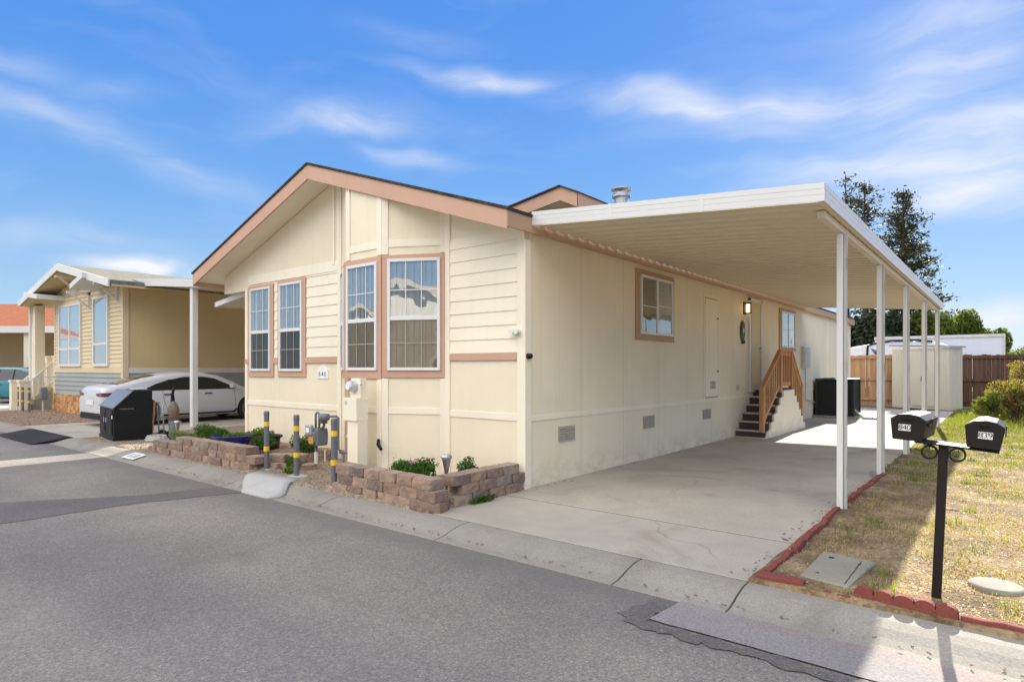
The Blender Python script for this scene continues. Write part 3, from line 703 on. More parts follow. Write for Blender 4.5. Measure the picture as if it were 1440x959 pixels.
mb.lathe([(0, 0), (.05, 0), (.06, .012), (0, .02)], (14.02, .032, 2.35), 14, 'y'); mb.build('medallion', M['lightgrey'], ot)
MB(SM).box(13.97, 14.10, .012, .05, 2.05, 2.14).build('tail_hook', M['black_metal'], ot, bevel=.01)

# satellite dish above the right eave
dish = MB(Matrix.Translation((-4.86, 6.62, 3.52)) @ Matrix.Rotation(R(14), 4, 'Y') @ Matrix.Rotation(R(2), 4, 'X') @ Matrix.Scale(.88, 4))
dish.lathe([(0, -.06), (.1, -.052), (.18, -.03), (.245, .005), (.25, .012), (.24, .014), (.17, -.018), (0, -.048)], (0, 0, 0), 28)
D = root('satellite_dish', 'small grey satellite dish lying low on the roof edge beside the carport', 'satellite dish', (-4.98, 6.62, 3.5))
dish.build('reflector', M['lightgrey'], D, smooth=True)
MB().tube([(-4.86, 6.62, 3.40), (-4.86, 6.62, 3.47)], .02, 8).build('mast', M['galv'], D)

# awning strip on the home's far side
A = root('metal_awning', 'narrow white metal awning on the left side wall of the cream home', 'awning', (-12.3, 6.3, 2.9))
mb = MB(); mb.prism([(-13.12, 2.83), (-11.52, 3.04), (-11.52, 3.07), (-13.12, 2.86)], 'y', 6.25, 13); mb.build('awning_sheet', M['pan'], A)
mb = MB(); mb.prism([(-13.14, 2.80), (-11.52, 2.99), (-11.52, 3.09), (-13.14, 2.90)], 'y', 6.2, 6.25); mb.box(-13.15, -13.12, 6.2, 13, 2.80, 2.90); mb.build('awning_edge', M['white_metal'], A)

# ================================================================== CARPORT
CP = root('carport', 'long cream ribbed metal carport with white fascia and five white posts over the driveway', 'carport', (-2.9, 12.5, 0))
CX0, CX1, CY0, CY1, CK = -4.545, -1.287, 6.03, 19.1, -.0794
def cz(x): return 3.255 + CK * (x - CX0)
prof = []; y = CY0 + .02; per = .262
while y < CY1 - .05:
    prof += [(y, 0), (y + .120, 0), (y + .165, .04), (y + .217, .04)]; y += per
P = [[(x, yy, cz(x) + zz) for (yy, zz) in prof] for x in (CX0 + .03, (CX0 + CX1) / 2, CX1 - .02)]
MB().grid(P).build('roof_pan', M['pan'], CP, solid=.003, fix=False)
def sheared(x0): return Matrix(((1, 0, 0, 0), (0, 1, 0, 0), (CK, 0, 1, 3.255 - CK * CX0), (0, 0, 0, 1)))
def fas_prof(h): return [(0, 0), (.012, 0), (.012, h * .34), (.0095, h * .35), (.012, h * .37), (.012, h * .66), (.0095, h * .67), (.013, h * .69), (.013, h), (-.03, h), (-.03, h - .01), (0, h - .01)]
mb = MB(sheared(0)); mb.prism([(CY0 - q, z) for q, z in fas_prof(.165)], 'x', CX0, CX1 + .014); mb.build('carport_fascia', M['white_metal'], CP)
mb = MB(sheared(0)); mb.prism([(CY1 + q, z) for q, z in fas_prof(.165)], 'x', CX0, CX1 + .014); mb.build('carport_fascia', M['white_metal'], CP)
mb = MB(); zb = cz(CX1); mb.prism([(CX1 + q, zb + z) for q, z in fas_prof(.165)], 'y', CY0, CY1); mb.build('carport_fascia', M['white_metal'], CP)
for y in (9.1, 12.15, 15.2): MB().box(CX1 + .0125, CX1 + .0155, y - .022, y + .022, zb - .002, zb + .167).build('joint_cover', M['white_metal'], CP)
for x in (-3.45, -2.4): MB(sheared(0)).box(x - .022, x + .022, CY0 - .0155, CY0 - .0125, -.002, .167).build('joint_cover', M['white_metal'], CP)
mb = MB(); mb.box(-1.415, -1.345, CY0 + .35, CY1 - .05, zb - .07, zb - .003); mb.build('beam', M['pan'], CP, bevel=.004)
MB().box(CX1 - .045, CX1 - .015, CY0 + .01, CY1 - .01, zb - .004, zb + .07).build('pan_closure', M['pan'], CP)
for i, y in enumerate((7.25, 9.8, 12.55, 15.5, 18.6)):
    mb = MB(); mb.box(-1.411, -1.352, y - .03, y + .03, -.02, zb - .071)
    MB().box(-1.349, -1.318, y + .0, y + .035, -.02, zb - .071).build('channel', M['galv_white'], CP, bevel=.003)
    p = mb.build('post', M['white_metal'], CP, bevel=.005)
    mb = MB()
    for k in range(5): mb.box(-1.3178, -1.3155, y - .006, y + .018, .35 + .55 * k, .47 + .55 * k)
    mb.build('slot_strip', M['grille'], p)
    MB().box(-1.45, -1.30, y - .06, y + .06, .0, .012).build('base_plate', M['galv'], p)

# ================================================================== ENTRY STEPS
S = root('entry_steps', 'brown wooden entry steps with cedar railing and cream side panel below the side door', 'steps', (-4.35, 15.1, 0))
xs0, xs1 = -4.655, -4.03; rise = .172
mb = MB(); nb = MB()
yv = 13.56
for k in range(6):
    z = rise * (k + 1); y0 = yv + .24 * k; y1 = 15.75 + (5 - k) * .2 if k < 5 else 15.75
    mb.box(xs0, xs1, y0, y1, (z - rise) + (.001 if k else -.02), z - .03)
    mb.box(xs0, xs1, y0 - .02, y1 + .02, z - .03, z)
    nb.box(xs0, xs1 + .002, y0 - .028, y0 - .021, z - .034, z + .004)
    nb.box(xs0 - .0, xs0 + .012, y0 - .02, y0 - .004, z - rise, z - .03)
nb.box(xs0, xs1 + .002, yv - .03, yv - .021, 0, .022)
mb.build('tread', M['tread'], S); nb.build('nosing', M['nosing'], S)
prof = [(13.50, 0)]
for k in range(6): prof += [(13.62 + .24 * k, rise * k + .05 if k == 0 else rise * k), (13.62 + .24 * k, rise * (k + 1) - .035)]
prof += [(15.72, rise * 6 - .035)]
for k in range(5): prof += [(15.72 + .2 * k, rise * (5 - k) - .02), (15.92 + .2 * k, rise * (5 - k) - .02)]
prof += [(16.72, 0)]
MB().prism(prof, 'x', xs1 + .004, xs1 + .05).build('side_panel', M['cream'], S, bevel=.004)
xr0, xr1 = xs1 - .055, xs1 - .005
def rl(y):   # rail top height along y
    return 1.06 + (y - 13.47) * (1.90 - 1.06) / (14.78 - 13.47) if y < 14.78 else 1.90 if y < 15.72 else 1.90 - (y - 15.72) * (.82 / .92)
rm = MB()
def slant(mb, x0, x1, ya, za, yb, zb, h): mb.prism([(ya, za), (yb, zb), (yb, zb - h), (ya, za - h)], 'x', x0, x1)
pts = [13.44, 14.78, 15.72, 16.66]
for a, b in zip(pts[:-1], pts[1:]):
    slant(rm, xr0 - .02, xr1 + .02, a, rl(a) + .03, b, rl(b - 1e-6) + .03, .04)
    slant(rm, xr0 + .008, xr1 - .008, a, rl(a) - .012, b, rl(b - 1e-6) - .012, .09)
    slant(rm, xr0 + .008, xr1 - .008, a, rl(a) - .72, b, rl(b - 1e-6) - .72, .09)
rm.build_each('rail', M['cedar'], S, bevel=.004)
for y, zb_ in ((13.48, .14), (14.78, .95), (15.70, .95), (16.62, .30)):
    MB().box(xr0 - .02, xr1 + .025, y - .045, y + .045, zb_, rl(y) + .0).build('post', M['cedar'], S, bevel=.005)
for y in [13.68 + .155 * k for k in range(7)] + [14.96 + .15 * k for k in range(5)] + [15.87 + .15 * k for k in range(5)]:
    MB().box(xr0 + .01, xr1 - .01, y - .018, y + .018, rl(y) - .78, rl(y) - .03).build('baluster', M['cedar'], S)
# ================================================================== SMALL THINGS IN FRONT
for (x, y, hgt), lab in zip([(-8.39, 4.71, .86), (-7.53, 4.66, .85), (-6.50, 4.54, .86)], [
        'grey pipe bollard with yellow bands at the end of the long block wall',
        'middle grey pipe bollard with yellow bands standing in the gravel bed',
        'grey pipe bollard with yellow bands right in front of the gas meter']):
    b = root('bollard', lab, 'bollard', (x, y, 0), 0, 'bollards protecting the meters')
    MB().lathe([(0, -.02), (.037, -.02), (.037, hgt), (.033, hgt + .012), (0, hgt + .012)], (x, y, 0), 20).build('pipe', M['grey_pipe'], b, smooth=False)
    MB().lathe([(.039, hgt - .055), (.040, hgt - .05), (.040, hgt), (.034, hgt + .018), (0, hgt + .02)], (x, y, 0), 20).build('cap', M['grey_pipe'], b)
    for z in (hgt - .20, hgt - .56):
        MB().lathe([(.0385, z), (.0395, z + .003), (.0395, z + .065), (.0385, z + .068)], (x, y, 0), 20).build('band', M['yellow'], b)
# gas meter
gx, gy = -7.93, 5.28
G = root('gas_meter', 'grey gas meter on looped pipes between the bollards and the home', 'gas meter', (gx, gy, 0))
mb = MB(); mb.box(gx - .13, gx + .09, gy - .10, gy + .10, .36, .62); mb.box(gx - .11, gx + .07, gy - .13, gy + .12, .40, .58)
mb.build('meter_case', M['gas'], G, bevel=.03, seg=3)
mb = MB(); mb.box(gx - .13, gx + .02, gy - .155, gy - .10, .52, .67); ix = mb.build('index_box', M['galv'], G, bevel=.015)
MB().box(gx - .10, gx - .02, gy - .160, gy - .156, .56, .63).build('dial', M['meter_face'], ix)
MB().box(gx - .06, gx + .05, gy - .137, gy - .131, .40, .50).build('tag', M['orange_tag'], G)
arc = [(gx - .085 + .045 * (1 - math.cos(t)), gy, .80 + .045 * math.sin(t)) for t in [math.pi * k / 8 for k in range(9)]]
MB().tube([(gx - .085, gy, .62)] + arc + [(gx + .005, gy, .62)], .017, 10).build('inlet_pipe', M['gas'], G, smooth=True)
MB().tube([(gx - .075, gy, .36), (gx - .075, gy, .0)], .02, 10).build('riser_pipe', M['gas'], G, smooth=True)
MB().tube([(gx - .075, gy, .26), (gx - .075, gy, -.02)], .028, 12).build('pipe_sleeve', M['nwhite'], G)
mb = MB(); mb.lathe([(0, -.09), (.05, -.09), (.05, -.05), (.08, -.04), (.08, .04), (.05, .05), (0, .05)], (gx + .17, gy - .03, .79), 16, 'z')
mb.tube([(gx + .05, gy, .6), (gx + .17, gy - .03, .66), (gx + .17, gy - .03, .75)], .02)
mb.tube([(gx + .17, gy - .03, .80), (gx + .32, gy + .08, .80), (gx + .33, gy + .10, .78), (gx + .33, gy + .10, .32), (gx + .40, gy + .15, .28), (gx + .50, gy + .15, .28)], .02)
mb.tube([(gx + .38, gy + .15, .28), (gx + .38, gy + .15, -.02)], .022)
mb.lathe([(0, -.03), (.03, -.03), (.03, .03), (0, .03)], (gx + .36, gy + .14, .28), 12, 'x')
mb.build('regulator', M['gas'], G, smooth=True)
MB().tube([(gx + .03, gy + .08, .3), (gx + .03, gy + .08, .12)], .012).build('drip_pipe', M['nwhite'], G)
# electric pedestal
ex, ey = -7.20, 5.33
Eo = root('electric_meter_pedestal', 'cream electric meter pedestal with round glass meter in front of the bay window', 'meter pedestal', (ex, ey, 0))
MB().box(-7.19, -6.96, 5.24, 5.41, .0, .77).build('lower_cabinet', M['cream'], Eo, bevel=.006)
MB().box(-7.27, -6.96, 5.22, 5.42, .77, 1.09).build('breaker_box', M['cream'], Eo, bevel=.008)
MB().box(-7.19, -6.98, 5.30, 5.41, 1.09, 1.36).build('meter_socket', M['cream'], Eo, bevel=.008)
m_ = MB().lathe([(0, 5.185), (.05, 5.185), (.066, 5.195), (.075, 5.22), (.076, 5.29), (.09, 5.292), (.09, 5.31)], (-7.11, 0, 1.25), 24, 'y').build('meter', M['meter_glass'], Eo, smooth=False)
MB().lathe([(0, 5.183), (.045, 5.183), (.045, 5.1845), (0, 5.1845)], (-7.11, 0, 1.25), 20, 'y').build('meter_face', M['meter_face'], m_)
MB().tube([(-7.0, 5.31, 1.27), (-6.93, 5.29, 1.28)], .008, 6).build('seal', M['galv'], m_)
MB().box(-7.22, -7.17, 5.215, 5.2185, 1.0, 1.05).build('warning_label', M['lightgrey'], Eo)
mb = MB(); mb.tube([(-7.27, 5.36, .72), (-7.34, 5.36, .70), (-7.33, 5.36, .50), (-7.24, 5.36, .42)], .018); mb.lathe([(0, -.03), (.032, -.03), (.032, .03), (0, .03)], (-7.32, 5.36, .52), 10, 'y'); mb.build('cable_clamp', M['lightgrey'], Eo, smooth=True)
MB().tube([(-6.88, 5.54, .50), (-6.84, 5.50, .44), (-6.74, 5.47, .38)], [.022, .028, .022]).build('cable_stub', M['black_plastic'], Eo)

# ---- block walls
brng = random.Random(21)
def block(parent, c, ang, l=.29, d=.19, h=.108, name='block'):
    mb = MB(Matrix.Translation(c) @ Matrix.Rotation(ang, 4, 'Z'))
    nx, ny, nz_ = 9, 6, 4; sd = Vector((brng.uniform(0, 90), brng.uniform(0, 90), brng.uniform(0, 90)))
    key = {}; vs = []; fs = []
    l *= brng.uniform(.93, 1.06)
    def vert(i, j, k):
        if (i, j, k) not in key:
            u, v, w = i / nx * 2 - 1, j / ny * 2 - 1, k / nz_ * 2 - 1
            ed = sum(1 for t in (u, v, w) if abs(t) > .99)
            s_ = 1.0 - (.012 if ed == 2 else .03 if ed == 3 else 0)
            if v < 0: u *= 1 - .05 * v * v        # front corners are cropped
            p_ = Vector((u * l / 2 * s_, (v * d / 2 - (.014 * (1 - u * u) if v < -.9 else 0)) * s_, (w * .5 + .5) * h))
            n1 = mnoise.noise_vector(p_ * 13 + sd); n2 = mnoise.noise_vector(p_ * 38 + sd)
            p_ += Vector((n1.x * .006 + n2.x * .004, n1.y * .010 + n2.y * .006, n1.z * .0035 + n2.z * .002))
            key[(i, j, k)] = len(vs); vs.append(p_)
        return key[(i, j, k)]
    for i in range(nx):
        for j in range(ny):
            for k, o in ((0, 1), (nz_, 0)): fs.append(tuple(vert(*q) for q in ((i, j, k), (i + 1, j, k), (i + 1, j + 1, k), (i, j + 1, k))))
    for i in range(nx):
        for k in range(nz_):
            for j in (0, ny): fs.append(tuple(vert(*q) for q in ((i, j, k), (i + 1, j, k), (i + 1, j, k + 1), (i, j, k + 1))))
    for j in range(ny):
        for k in range(nz_):
            for i in (0, nx): fs.append(tuple(vert(*q) for q in ((i, j, k), (i, j + 1, k), (i, j + 1, k + 1), (i, j, k + 1))))
    mb.add(vs, fs)
    return mb.build(name, M['block'], parent)
BW = root('planter_wall', 'low corner planter wall of brown tumbled blocks beside the driveway', 'planter wall', (-5.4, 4.6, 0))
H3 = .112
for c in range(3):
    off = .15 * (c % 2)
    x = -6.42 + off * .6
    while x < -4.80 - .04 * c:
        cc = x + .14
        block(BW, (cc, 4.56 + .018 * c + brng.uniform(-.01, .01) - .06 * (x + 6.4) / 1.7, c * H3 + .0), brng.uniform(-.05, .05) - .03); x += .292
    # street to driveway corner block
    if c == 0: block(BW, (-4.72, 4.52, 0), R(20), .30, .22)
    if c == 1: block(BW, (-4.86, 4.58, H3), R(5), .32, .2)
    y = 4.74 + (.16 if c % 2 else .02)
    while y < 5.86:
        block(BW, (-4.735 - .016 * c + brng.uniform(-.008, .008), y + .14, c * H3), R(90) + brng.uniform(-.05, .05)); y += .294
BW2 = root('planter_wall', 'long low planter wall of brown tumbled blocks left of the bollards', 'planter wall', (-10.2, 4.6, 0))
for c in range(3):
    x = -12.05 + .13 * (c % 2) + (1.0 if c == 2 else 0)
    while x < -8.62:
        if not (c == 2 and x > -8.85): block(BW2, (x + .14, 4.60 + .02 * c + .04 * (x + 12) / 3.6 + brng.uniform(-.012, .012), c * H3), brng.uniform(-.05, .05) + .01)
        x += .292
for (px, py, z, a) in ((-8.44, 4.86, 0, .3), (-8.20, 5.0, 0, .2), (-8.50, 4.98, H3, .5), (-8.28, 5.14, H3, .1), (-7.96, 5.10, 0, -.2)):
    block(BW2, (px, py, z), a, .30, .2)

# ---- solar lights
def path_light(x, y, z0, hh, lab):
    t = root('path_light', lab, 'garden light', (x, y, z0))
    MB().lathe([(0, z0 - .02), (.018, z0 - .02), (.016, z0 + hh * .35), (.024, z0 + hh * .6), (.05, z0 + hh * .88), (.055, z0 + hh * .9), (.03, z0 + hh * .9), (0, z0 + hh * .88)], (x, y, 0), 20).build('stem', M['chrome'], t, smooth=True)
    MB().lathe([(0, z0 + hh * .9), (.062, z0 + hh * .9), (.066, z0 + hh * .94), (.05, z0 + hh * .99), (0, z0 + hh)], (x, y, 0), 20).build('lamp_cap', M['galv'], t)
path_light(-4.95, 4.95, .05, .48, 'flared metal solar garden light in the corner planter beside the driveway')
path_light(-12.42, 5.15, .02, .48, 'flared pale solar garden light left of the long block wall')

# ---- leaf clouds
def leaves(name, mat, blobs, n, size, parent=None, seed=1, origin=None, shell=.35, aspect=.55, up=0.0):
    """n leaf-shaped quads through the volume of ellipsoid blobs [(cx,cy,cz,rx,ry,rz)]"""
    r = random.Random(seed); vs = []; fs = []
    wts = [b[3] * b[4] * b[5] for b in blobs]; tot = sum(wts)
    for b, w in zip(blobs, wts):
        for _ in range(max(3, int(n * w / tot))):
            d = Vector((r.gauss(0, 1), r.gauss(0, 1), r.gauss(0, 1))).normalized()
            q = shell + (1 - shell) * r.random() ** .6
            p = Vector((b[0] + d.x * b[3] * q, b[1] + d.y * b[4] * q, b[2] + d.z * b[5] * q))
            nn = (d + Vector((r.gauss(0, .7), r.gauss(0, .7), r.gauss(0, .7) + up))).normalized()
            t = nn.cross(Vector((r.gauss(0, 1), r.gauss(0, 1), r.gauss(0, 1)))).normalized(); s_ = nn.cross(t)
            L_ = size * r.uniform(.6, 1.3); W_ = L_ * aspect
            o = len(vs)
            vs += [p - t * L_ * .5, p + s_ * W_ * .5 + nn * L_ * .08, p + t * L_ * .5, p - s_ * W_ * .5 + nn * L_ * .08]
            fs.append((o, o + 1, o + 2, o + 3))
    mb = MB(); mb.v = [tuple(v) for v in vs]; mb.f = fs
    return mb.build(name, mat, parent, fix=False, origin=origin)
def blob_set(c, rad, k, seed, flat=1.0, sub=.5):
    r = random.Random(seed); out = []
    for _ in range(k):
        d = Vector((r.gauss(0, 1), r.gauss(0, 1), r.gauss(0, 1))).normalized() * r.uniform(.3, .75)
        s_ = r.uniform(.7, 1.2) * sub
        out.append((c[0] + d.x * rad[0], c[1] + d.y * rad[1], c[2] + d.z * rad[2], rad[0] * s_, rad[1] * s_, rad[2] * s_ * flat))
    return out
def shrub(name, lab, c, rad, n, size, mat, seed, flowers=None, cat='shrub', aspect=.55):
    t = root(name, lab, cat, (c[0], c[1], 0.0))
    zb = max(0.0, c[2] - rad[2])
    leaves('foliage', mat, blob_set(c, rad, 9, seed), n, size, t, seed, aspect=aspect)
    mb = MB(); r = random.Random(seed)
    for k in range(7):
        a = r.uniform(0, 6.28); q = r.uniform(.2, .7)
        mb.tube([(c[0], c[1], .0), (c[0] + rad[0] * q * .4 * math.cos(a), c[1] + rad[1] * q * .4 * math.sin(a), c[2] * .6), (c[0] + rad[0] * q * math.cos(a), c[1] + rad[1] * q * math.sin(a), c[2] + rad[2] * .4)], [.008, .006, .003], 5)
    mb.build('stems', M['bark_trunk'], t)
    if flowers:
        for nm, fm, k in flowers:
            top = [(c[0] + r.uniform(-.75, .75) * rad[0], c[1] + r.uniform(-.75, .75) * rad[1], c[2] + rad[2] * r.uniform(.2, .55), .022, .022, .018) for _ in range(k)]
            leaves('blossom', M[fm], top, k * 9, .03, t, seed + 5, aspect=.8)
    return t
shrub('flowering_shrub', 'small green plant with a few pale pink flowers in the corner planter', (-5.72, 5.15, .29), (.46, .24, .20), 2000, .045, M['leaf_green'], 3, [('b', 'flower_pink', 7), ('b', 'flower_white', 4)], 'plant')
shrub('round_shrub', 'bright green round shrub right of the solar light in the corner planter', (-4.99, 5.38, .30), (.18, .17, .16), 1500, .03, M['leaf_green'], 4)
shrub('round_shrub', 'dark green shrub against the wall between tub and gas meter', (-8.72, 5.55, .28), (.24, .2, .22), 1300, .045, M['leaf_green'], 5)
shrub('low_plant', 'low green plant on the gravel at the foot of the gas meter', (-8.12, 5.02, .10), (.30, .18, .12), 700, .04, M['leaf_green'], 6, cat='plant')
shrub('low_plant', 'small yellow-green plant beside the middle bollard', (-7.85, 4.72, .07), (.10, .08, .08), 260, .035, M['leaf_light'], 8, cat='plant')
shrub('grassy_shrub', 'feathery green shrub behind the long block wall near the blue pot', (-11.05, 5.15, .36), (.55, .3, .17), 2600, .06, M['leaf_green'], 9, aspect=.2)
shrub('low_plant', 'pale green low plant at the left end of the long block wall', (-11.75, 5.05, .26), (.4, .25, .09), 900, .05, M['leaf_light'], 10, cat='plant', aspect=.25)
shrub('low_plant', 'leafy green plant between the black tub and the first bollard', (-9.05, 5.0, .34), (.28, .2, .11), 900, .05, M['leaf_green'], 11, cat='plant')
shrub('low_plant', 'brownish low plant behind the blue pot', (-10.1, 5.6, .36), (.32, .2, .10), 700, .045, M['leaf_light'], 12, cat='plant')
# weeds along the corner planter
shrub('weed', 'green weeds growing at the foot of the corner planter by the driveway', (-4.585, 5.15, .03), (.05, .30, .045), 380, .035, M['leaf_green'], 14, cat='weed')
t = root('flower_pot', 'shallow blue glazed pot behind the long block wall', 'pot', (-10.42, 5.25, .17))
MB().lathe([(0, .18), (.22, .18), (.30, .25), (.36, .34), (.38, .345), (.37, .35), (.34, .345), (.29, .27), (0, .26)], (-10.42, 5.25, 0), 28).build('pot_body', M['blue_pot'], t, smooth=True)
leaves('plant_leaves', M['leaf_light'], blob_set((-10.42, 5.25, .37), (.25, .25, .06), 6, 2), 350, .05, t, 2)
t = root('tub_planter', 'large black plastic tub standing against the cream front wall', 'tub', (-9.56, 5.35, .17))
MB().lathe([(0, .15), (.20, .15), (.235, .40), (.265, .40), (.27, .43), (.255, .435), (.24, .42), (.22, .38), (0, .37)], (-9.56, 5.35, -.04), 28).build('tub_body', M['black_plastic'], t)
MB().lathe([(0, .335), (.2, .35), (.225, .345)], (-9.56, 5.35, 0), 24).build('tub_soil', M['bark'], t)

# ---- red edging
def edger(pts, h, lab, scal=0, th=.05):
    """pts: two ground points"""
    a, b = Vector((*pts[0], 0)), Vector((*pts[1], 0)); d = (b - a); l = d.length; ang = math.atan2(d.y, d.x)
    Mx = Matrix.Translation(a) @ Matrix.Rotation(ang, 4, 'Z')
    prof = [(0, -.03), (l, -.03)]
    if scal:
        w = l / scal; base = h - .035
        prof += [(l, base)]
        for k in range(scal - 1, -1, -1):
            for j in range(0, 9):
                t = math.pi * j / 8
                prof.append((w * k + w / 2 + w / 2 * .97 * math.cos(t), base + .035 * math.sin(t) + (.0 if 0 < j < 8 else -.008)))
        prof += [(0, base)]
    else:
        prof += [(l, h), (l * .66, h + .006), (l * .33, h - .004), (0, h)]
    o = MB(Mx).prism(prof, 'y', -th / 2, th / 2).build('garden_edging', M['red_edge'], None, bevel=.008, origin=tuple(a))
    return tag(o, lab, 'edging', 'red concrete edging pieces')
edger([(-1.385, 4.50), (-1.075, 4.50)], .055, 'flat red edging brick at the driveway corner next to the curb', th=.10)
edger([(-.985, 4.46), (-.90, 4.455)], .03, 'left one of two half-buried red edging stubs in front of the concrete lid')
edger([(-.87, 4.455), (-.79, 4.45)], .03, 'right one of two half-buried red edging stubs in front of the concrete lid')
edger([(-.775, 4.52), (-.225, 4.475)], .095, 'long scalloped red edging piece at the foot of the mailbox post', scal=5)
for k in range(5):
    labs = ['dull red edging brick directly right of the scalloped piece', 'second red edging brick right of the scalloped piece', 'third red edging brick right of the scalloped piece', 'fourth red edging brick right of the scalloped piece', 'red edging brick at the right edge of the picture along the curb']
    edger([(-.215 + .31 * k, 4.47), (-.215 + .31 * k + .295, 4.465)], .055 - .004 * k, labs[k], scal=2 if k % 2 else 0)
yy = 4.62; k = 0
names = ['nearest', 'second', 'third', 'fourth', 'fifth', 'sixth', 'seventh', 'eighth', 'ninth', 'tenth', 'eleventh', 'twelfth', 'thirteenth', 'fourteenth', 'fifteenth', 'sixteenth']
while yy < 9.7:
    if abs(yy + .16 - 7.25) > .2 and k < 16:
        edger([(-1.365 + brng.uniform(-.015, .015) + .02 * math.sin(yy * 1.5), yy), (-1.365 + brng.uniform(-.015, .015) + .02 * math.sin(yy * 1.5), yy + .30)], .06 + brng.uniform(-.012, .015), '%s red edging brick along the driveway, counted from the curb' % names[k]); k += 1
    yy += .315

# ---- lids in the ground strip
o = MB().prism([(-1.15, 4.68), (-.83, 4.62), (-.775, 5.33), (-1.15, 5.41)], 'z', -.05, .038).build('utility_lid', M['box_conc'], None, bevel=.012, origin=(-.97, 5.03, 0))
tag(o, 'square pale concrete utility box lid in the dirt beside the driveway', 'utility lid')
for c in ((-1.06, 5.25, .022), (-1.06, 4.80, .012), (-.86, 5.2, .012)):
    MB().lathe([(0, .0382), (c[2], .0386), (c[2], .0395), (0, .0396)], (c[0], c[1], 0), 16).build('lid_hole', M['black_plastic'], o)
MB().box(-.865, -.858, 4.66, 5.3, .0382, .0388).build('lid_seam', M['digit'], o)
o = MB().lathe([(0, .05), (.14, .05), (.155, .042), (.16, .0), (.16, -.05)], (-.06, 5.27, 0), 32).build('valve_cover', M['box_conc'], None, origin=(-.06, 5.27, 0), bevel=.005)
tag(o, 'round grey concrete meter cover right of the mailbox post', 'valve cover')
MB().box(-.09, -.03, 5.33, 5.36, .0502, .052).build('lid_hole', M['black_plastic'], o)
for (x, y, s_, lab) in ((-.46, 7.85, .07, 'flat grey stone in the dirt behind the mailbox post'), (-.27, 10.6, .06, 'dark broken stone lying in the dry grass'), (-.35, 13.3, .06, 'small block lying on the green grass by the rear post')):
    o = MB().prism(ragged([(x - s_, y - s_ * .6), (x + s_, y - s_ * .5), (x + s_ * .8, y + s_ * .7), (x - s_ * .9, y + s_ * .6)], .015, .06, 3), 'z', -.02, .045).build('stone', M['gravel'], None, bevel=.01, origin=(x, y, 0))
    tag(o, lab, 'stone')

# ================================================================== MAILBOXES
lean = Matrix.Translation((-.36, 4.82, 0)) @ Matrix.Rotation(R(2.2), 4, 'Y') @ Matrix.Rotation(R(-1.5), 4, 'X')
P_ = root('mailbox_post', 'brown-black steel post with a cross shelf and two scroll rings carrying the mailboxes', 'mailbox post', (-.36, 4.82, 0))
MB(lean).box(-.026, .026, -.026, .026, -.1, 1.0).build('post', M['box_metal'], P_, bevel=.003)
MB(lean @ Matrix.Rotation(R(2.5), 4, 'Y')).box(-.20, .24, -.055, .20, 1.0, 1.012).build('shelf', M['box_metal'], P_, bevel=.003)
for sx in (-.074, .074):
    mb = MB(lean); pr = [(.036, -.032), (.046, -.032), (.046, .032), (.036, .032), (.036, -.032)]
    mb.lathe(pr, (sx, 0, .952), 28, 'y'); mb.build('scroll_ring', M['box_metal'], P_)
def mailbox(x, y, z, tilt, num, lab, yaw):
    b = root('mailbox', lab, 'mailbox', (x, y, z), 0, 'pair of kerbside mailboxes')
    Mx = Matrix.Translation((x, y, z)) @ Matrix.Rotation(yaw, 4, 'Z') @ Matrix.Rotation(tilt, 4, 'Y')
    def sec(k, ex=0.0):
        w0, w1 = .078 + ex, .096 + ex
        top = [(w1, .128 + ex), (w1 * .55, .158 + ex), (0, .166 + ex), (-w1 * .55, .158 + ex), (-w1, .128 + ex)]
        return [(-w0, -ex), (w0, -ex)] + top
    Ld = .46
    MB(Mx).prism(sec(0), 'y', -.09, Ld - .09).build('body', M['box_metal'], b, bevel=.004)
    dd = MB(Mx).prism(sec(0, .004), 'y', -.112, -.092).build('door', M['box_metal'], b, bevel=.004)
    MB(Mx).box(-.03, .03, -.128, -.112, .135, .143).build('door_lip', M['box_metal'], dd, bevel=.002)
    fl = MB(Mx); fl.box(.098, .103, -.03, .12, .085, .105); fl.box(.098, .103, .10, .13, .06, .135); fl.build('flag', M['box_metal'], b, bevel=.002)
    for k, ch in enumerate(num):
        cx = -.016 + (k - 1) * .0235 if num == '840' else .006 + (k - 1) * .0245
        cxz = .078
        MB(Mx).box(cx - .011, cx + .011, -.1138, -.1122, cxz - .021, cxz + .021).build('numeral_plate', M['white_label'], dd)
        tm = Mx @ Matrix(((1, 0, 0, cx), (0, 0, -1, -.1143), (0, 1, 0, cxz), (0, 0, 0, 1)))
        text_mesh(ch, .048, tm, 0.0, .0006).build('numeral', M['digit'], dd)
mailbox(-.505, 4.85, 1.035, R(3), '840', 'black mailbox numbered 840 on the left end of the shelf', R(-4))
mailbox(-.115, 4.85, 1.012, R(4), '839', 'black mailbox numbered 839 on the right end of the shelf', R(-1))

# ================================================================== BEHIND THE CARPORT
ax, ay = -4.06, 21.0
AC = root('air_conditioner', 'dark square air conditioner standing on a pad beside the rear side wall', 'air conditioner', (ax, ay, 0))
MB().box(ax - .6, ax + .6, ay - .6, ay + .6, 0.004, .07).build('pad', M['box_conc'], AC, bevel=.01)
MB().box(ax - .475, ax + .475, ay - .475, ay + .475, .07, 1.12).build('coil_core', M['digit'], AC)
mb = MB()
for k in range(22):
    z = .14 + .044 * k; mb.box(ax - .505, ax + .505, ay - .505, ay + .505, z, z + .018)
for sx in (-1, 1):
    for sy in (-1, 1): mb.box(ax + sx * .5 - .03, ax + sx * .5 + .03, ay + sy * .5 - .03, ay + sy * .5 + .03, .07, 1.16)
mb.build('louvre', M['black_metal'], AC)
mb = MB(); mb.box(ax - .53, ax + .53, ay - .53, ay + .53, 1.13, 1.19); mb.build('top_cover', M['black_metal'], AC, bevel=.02)
mb = MB()
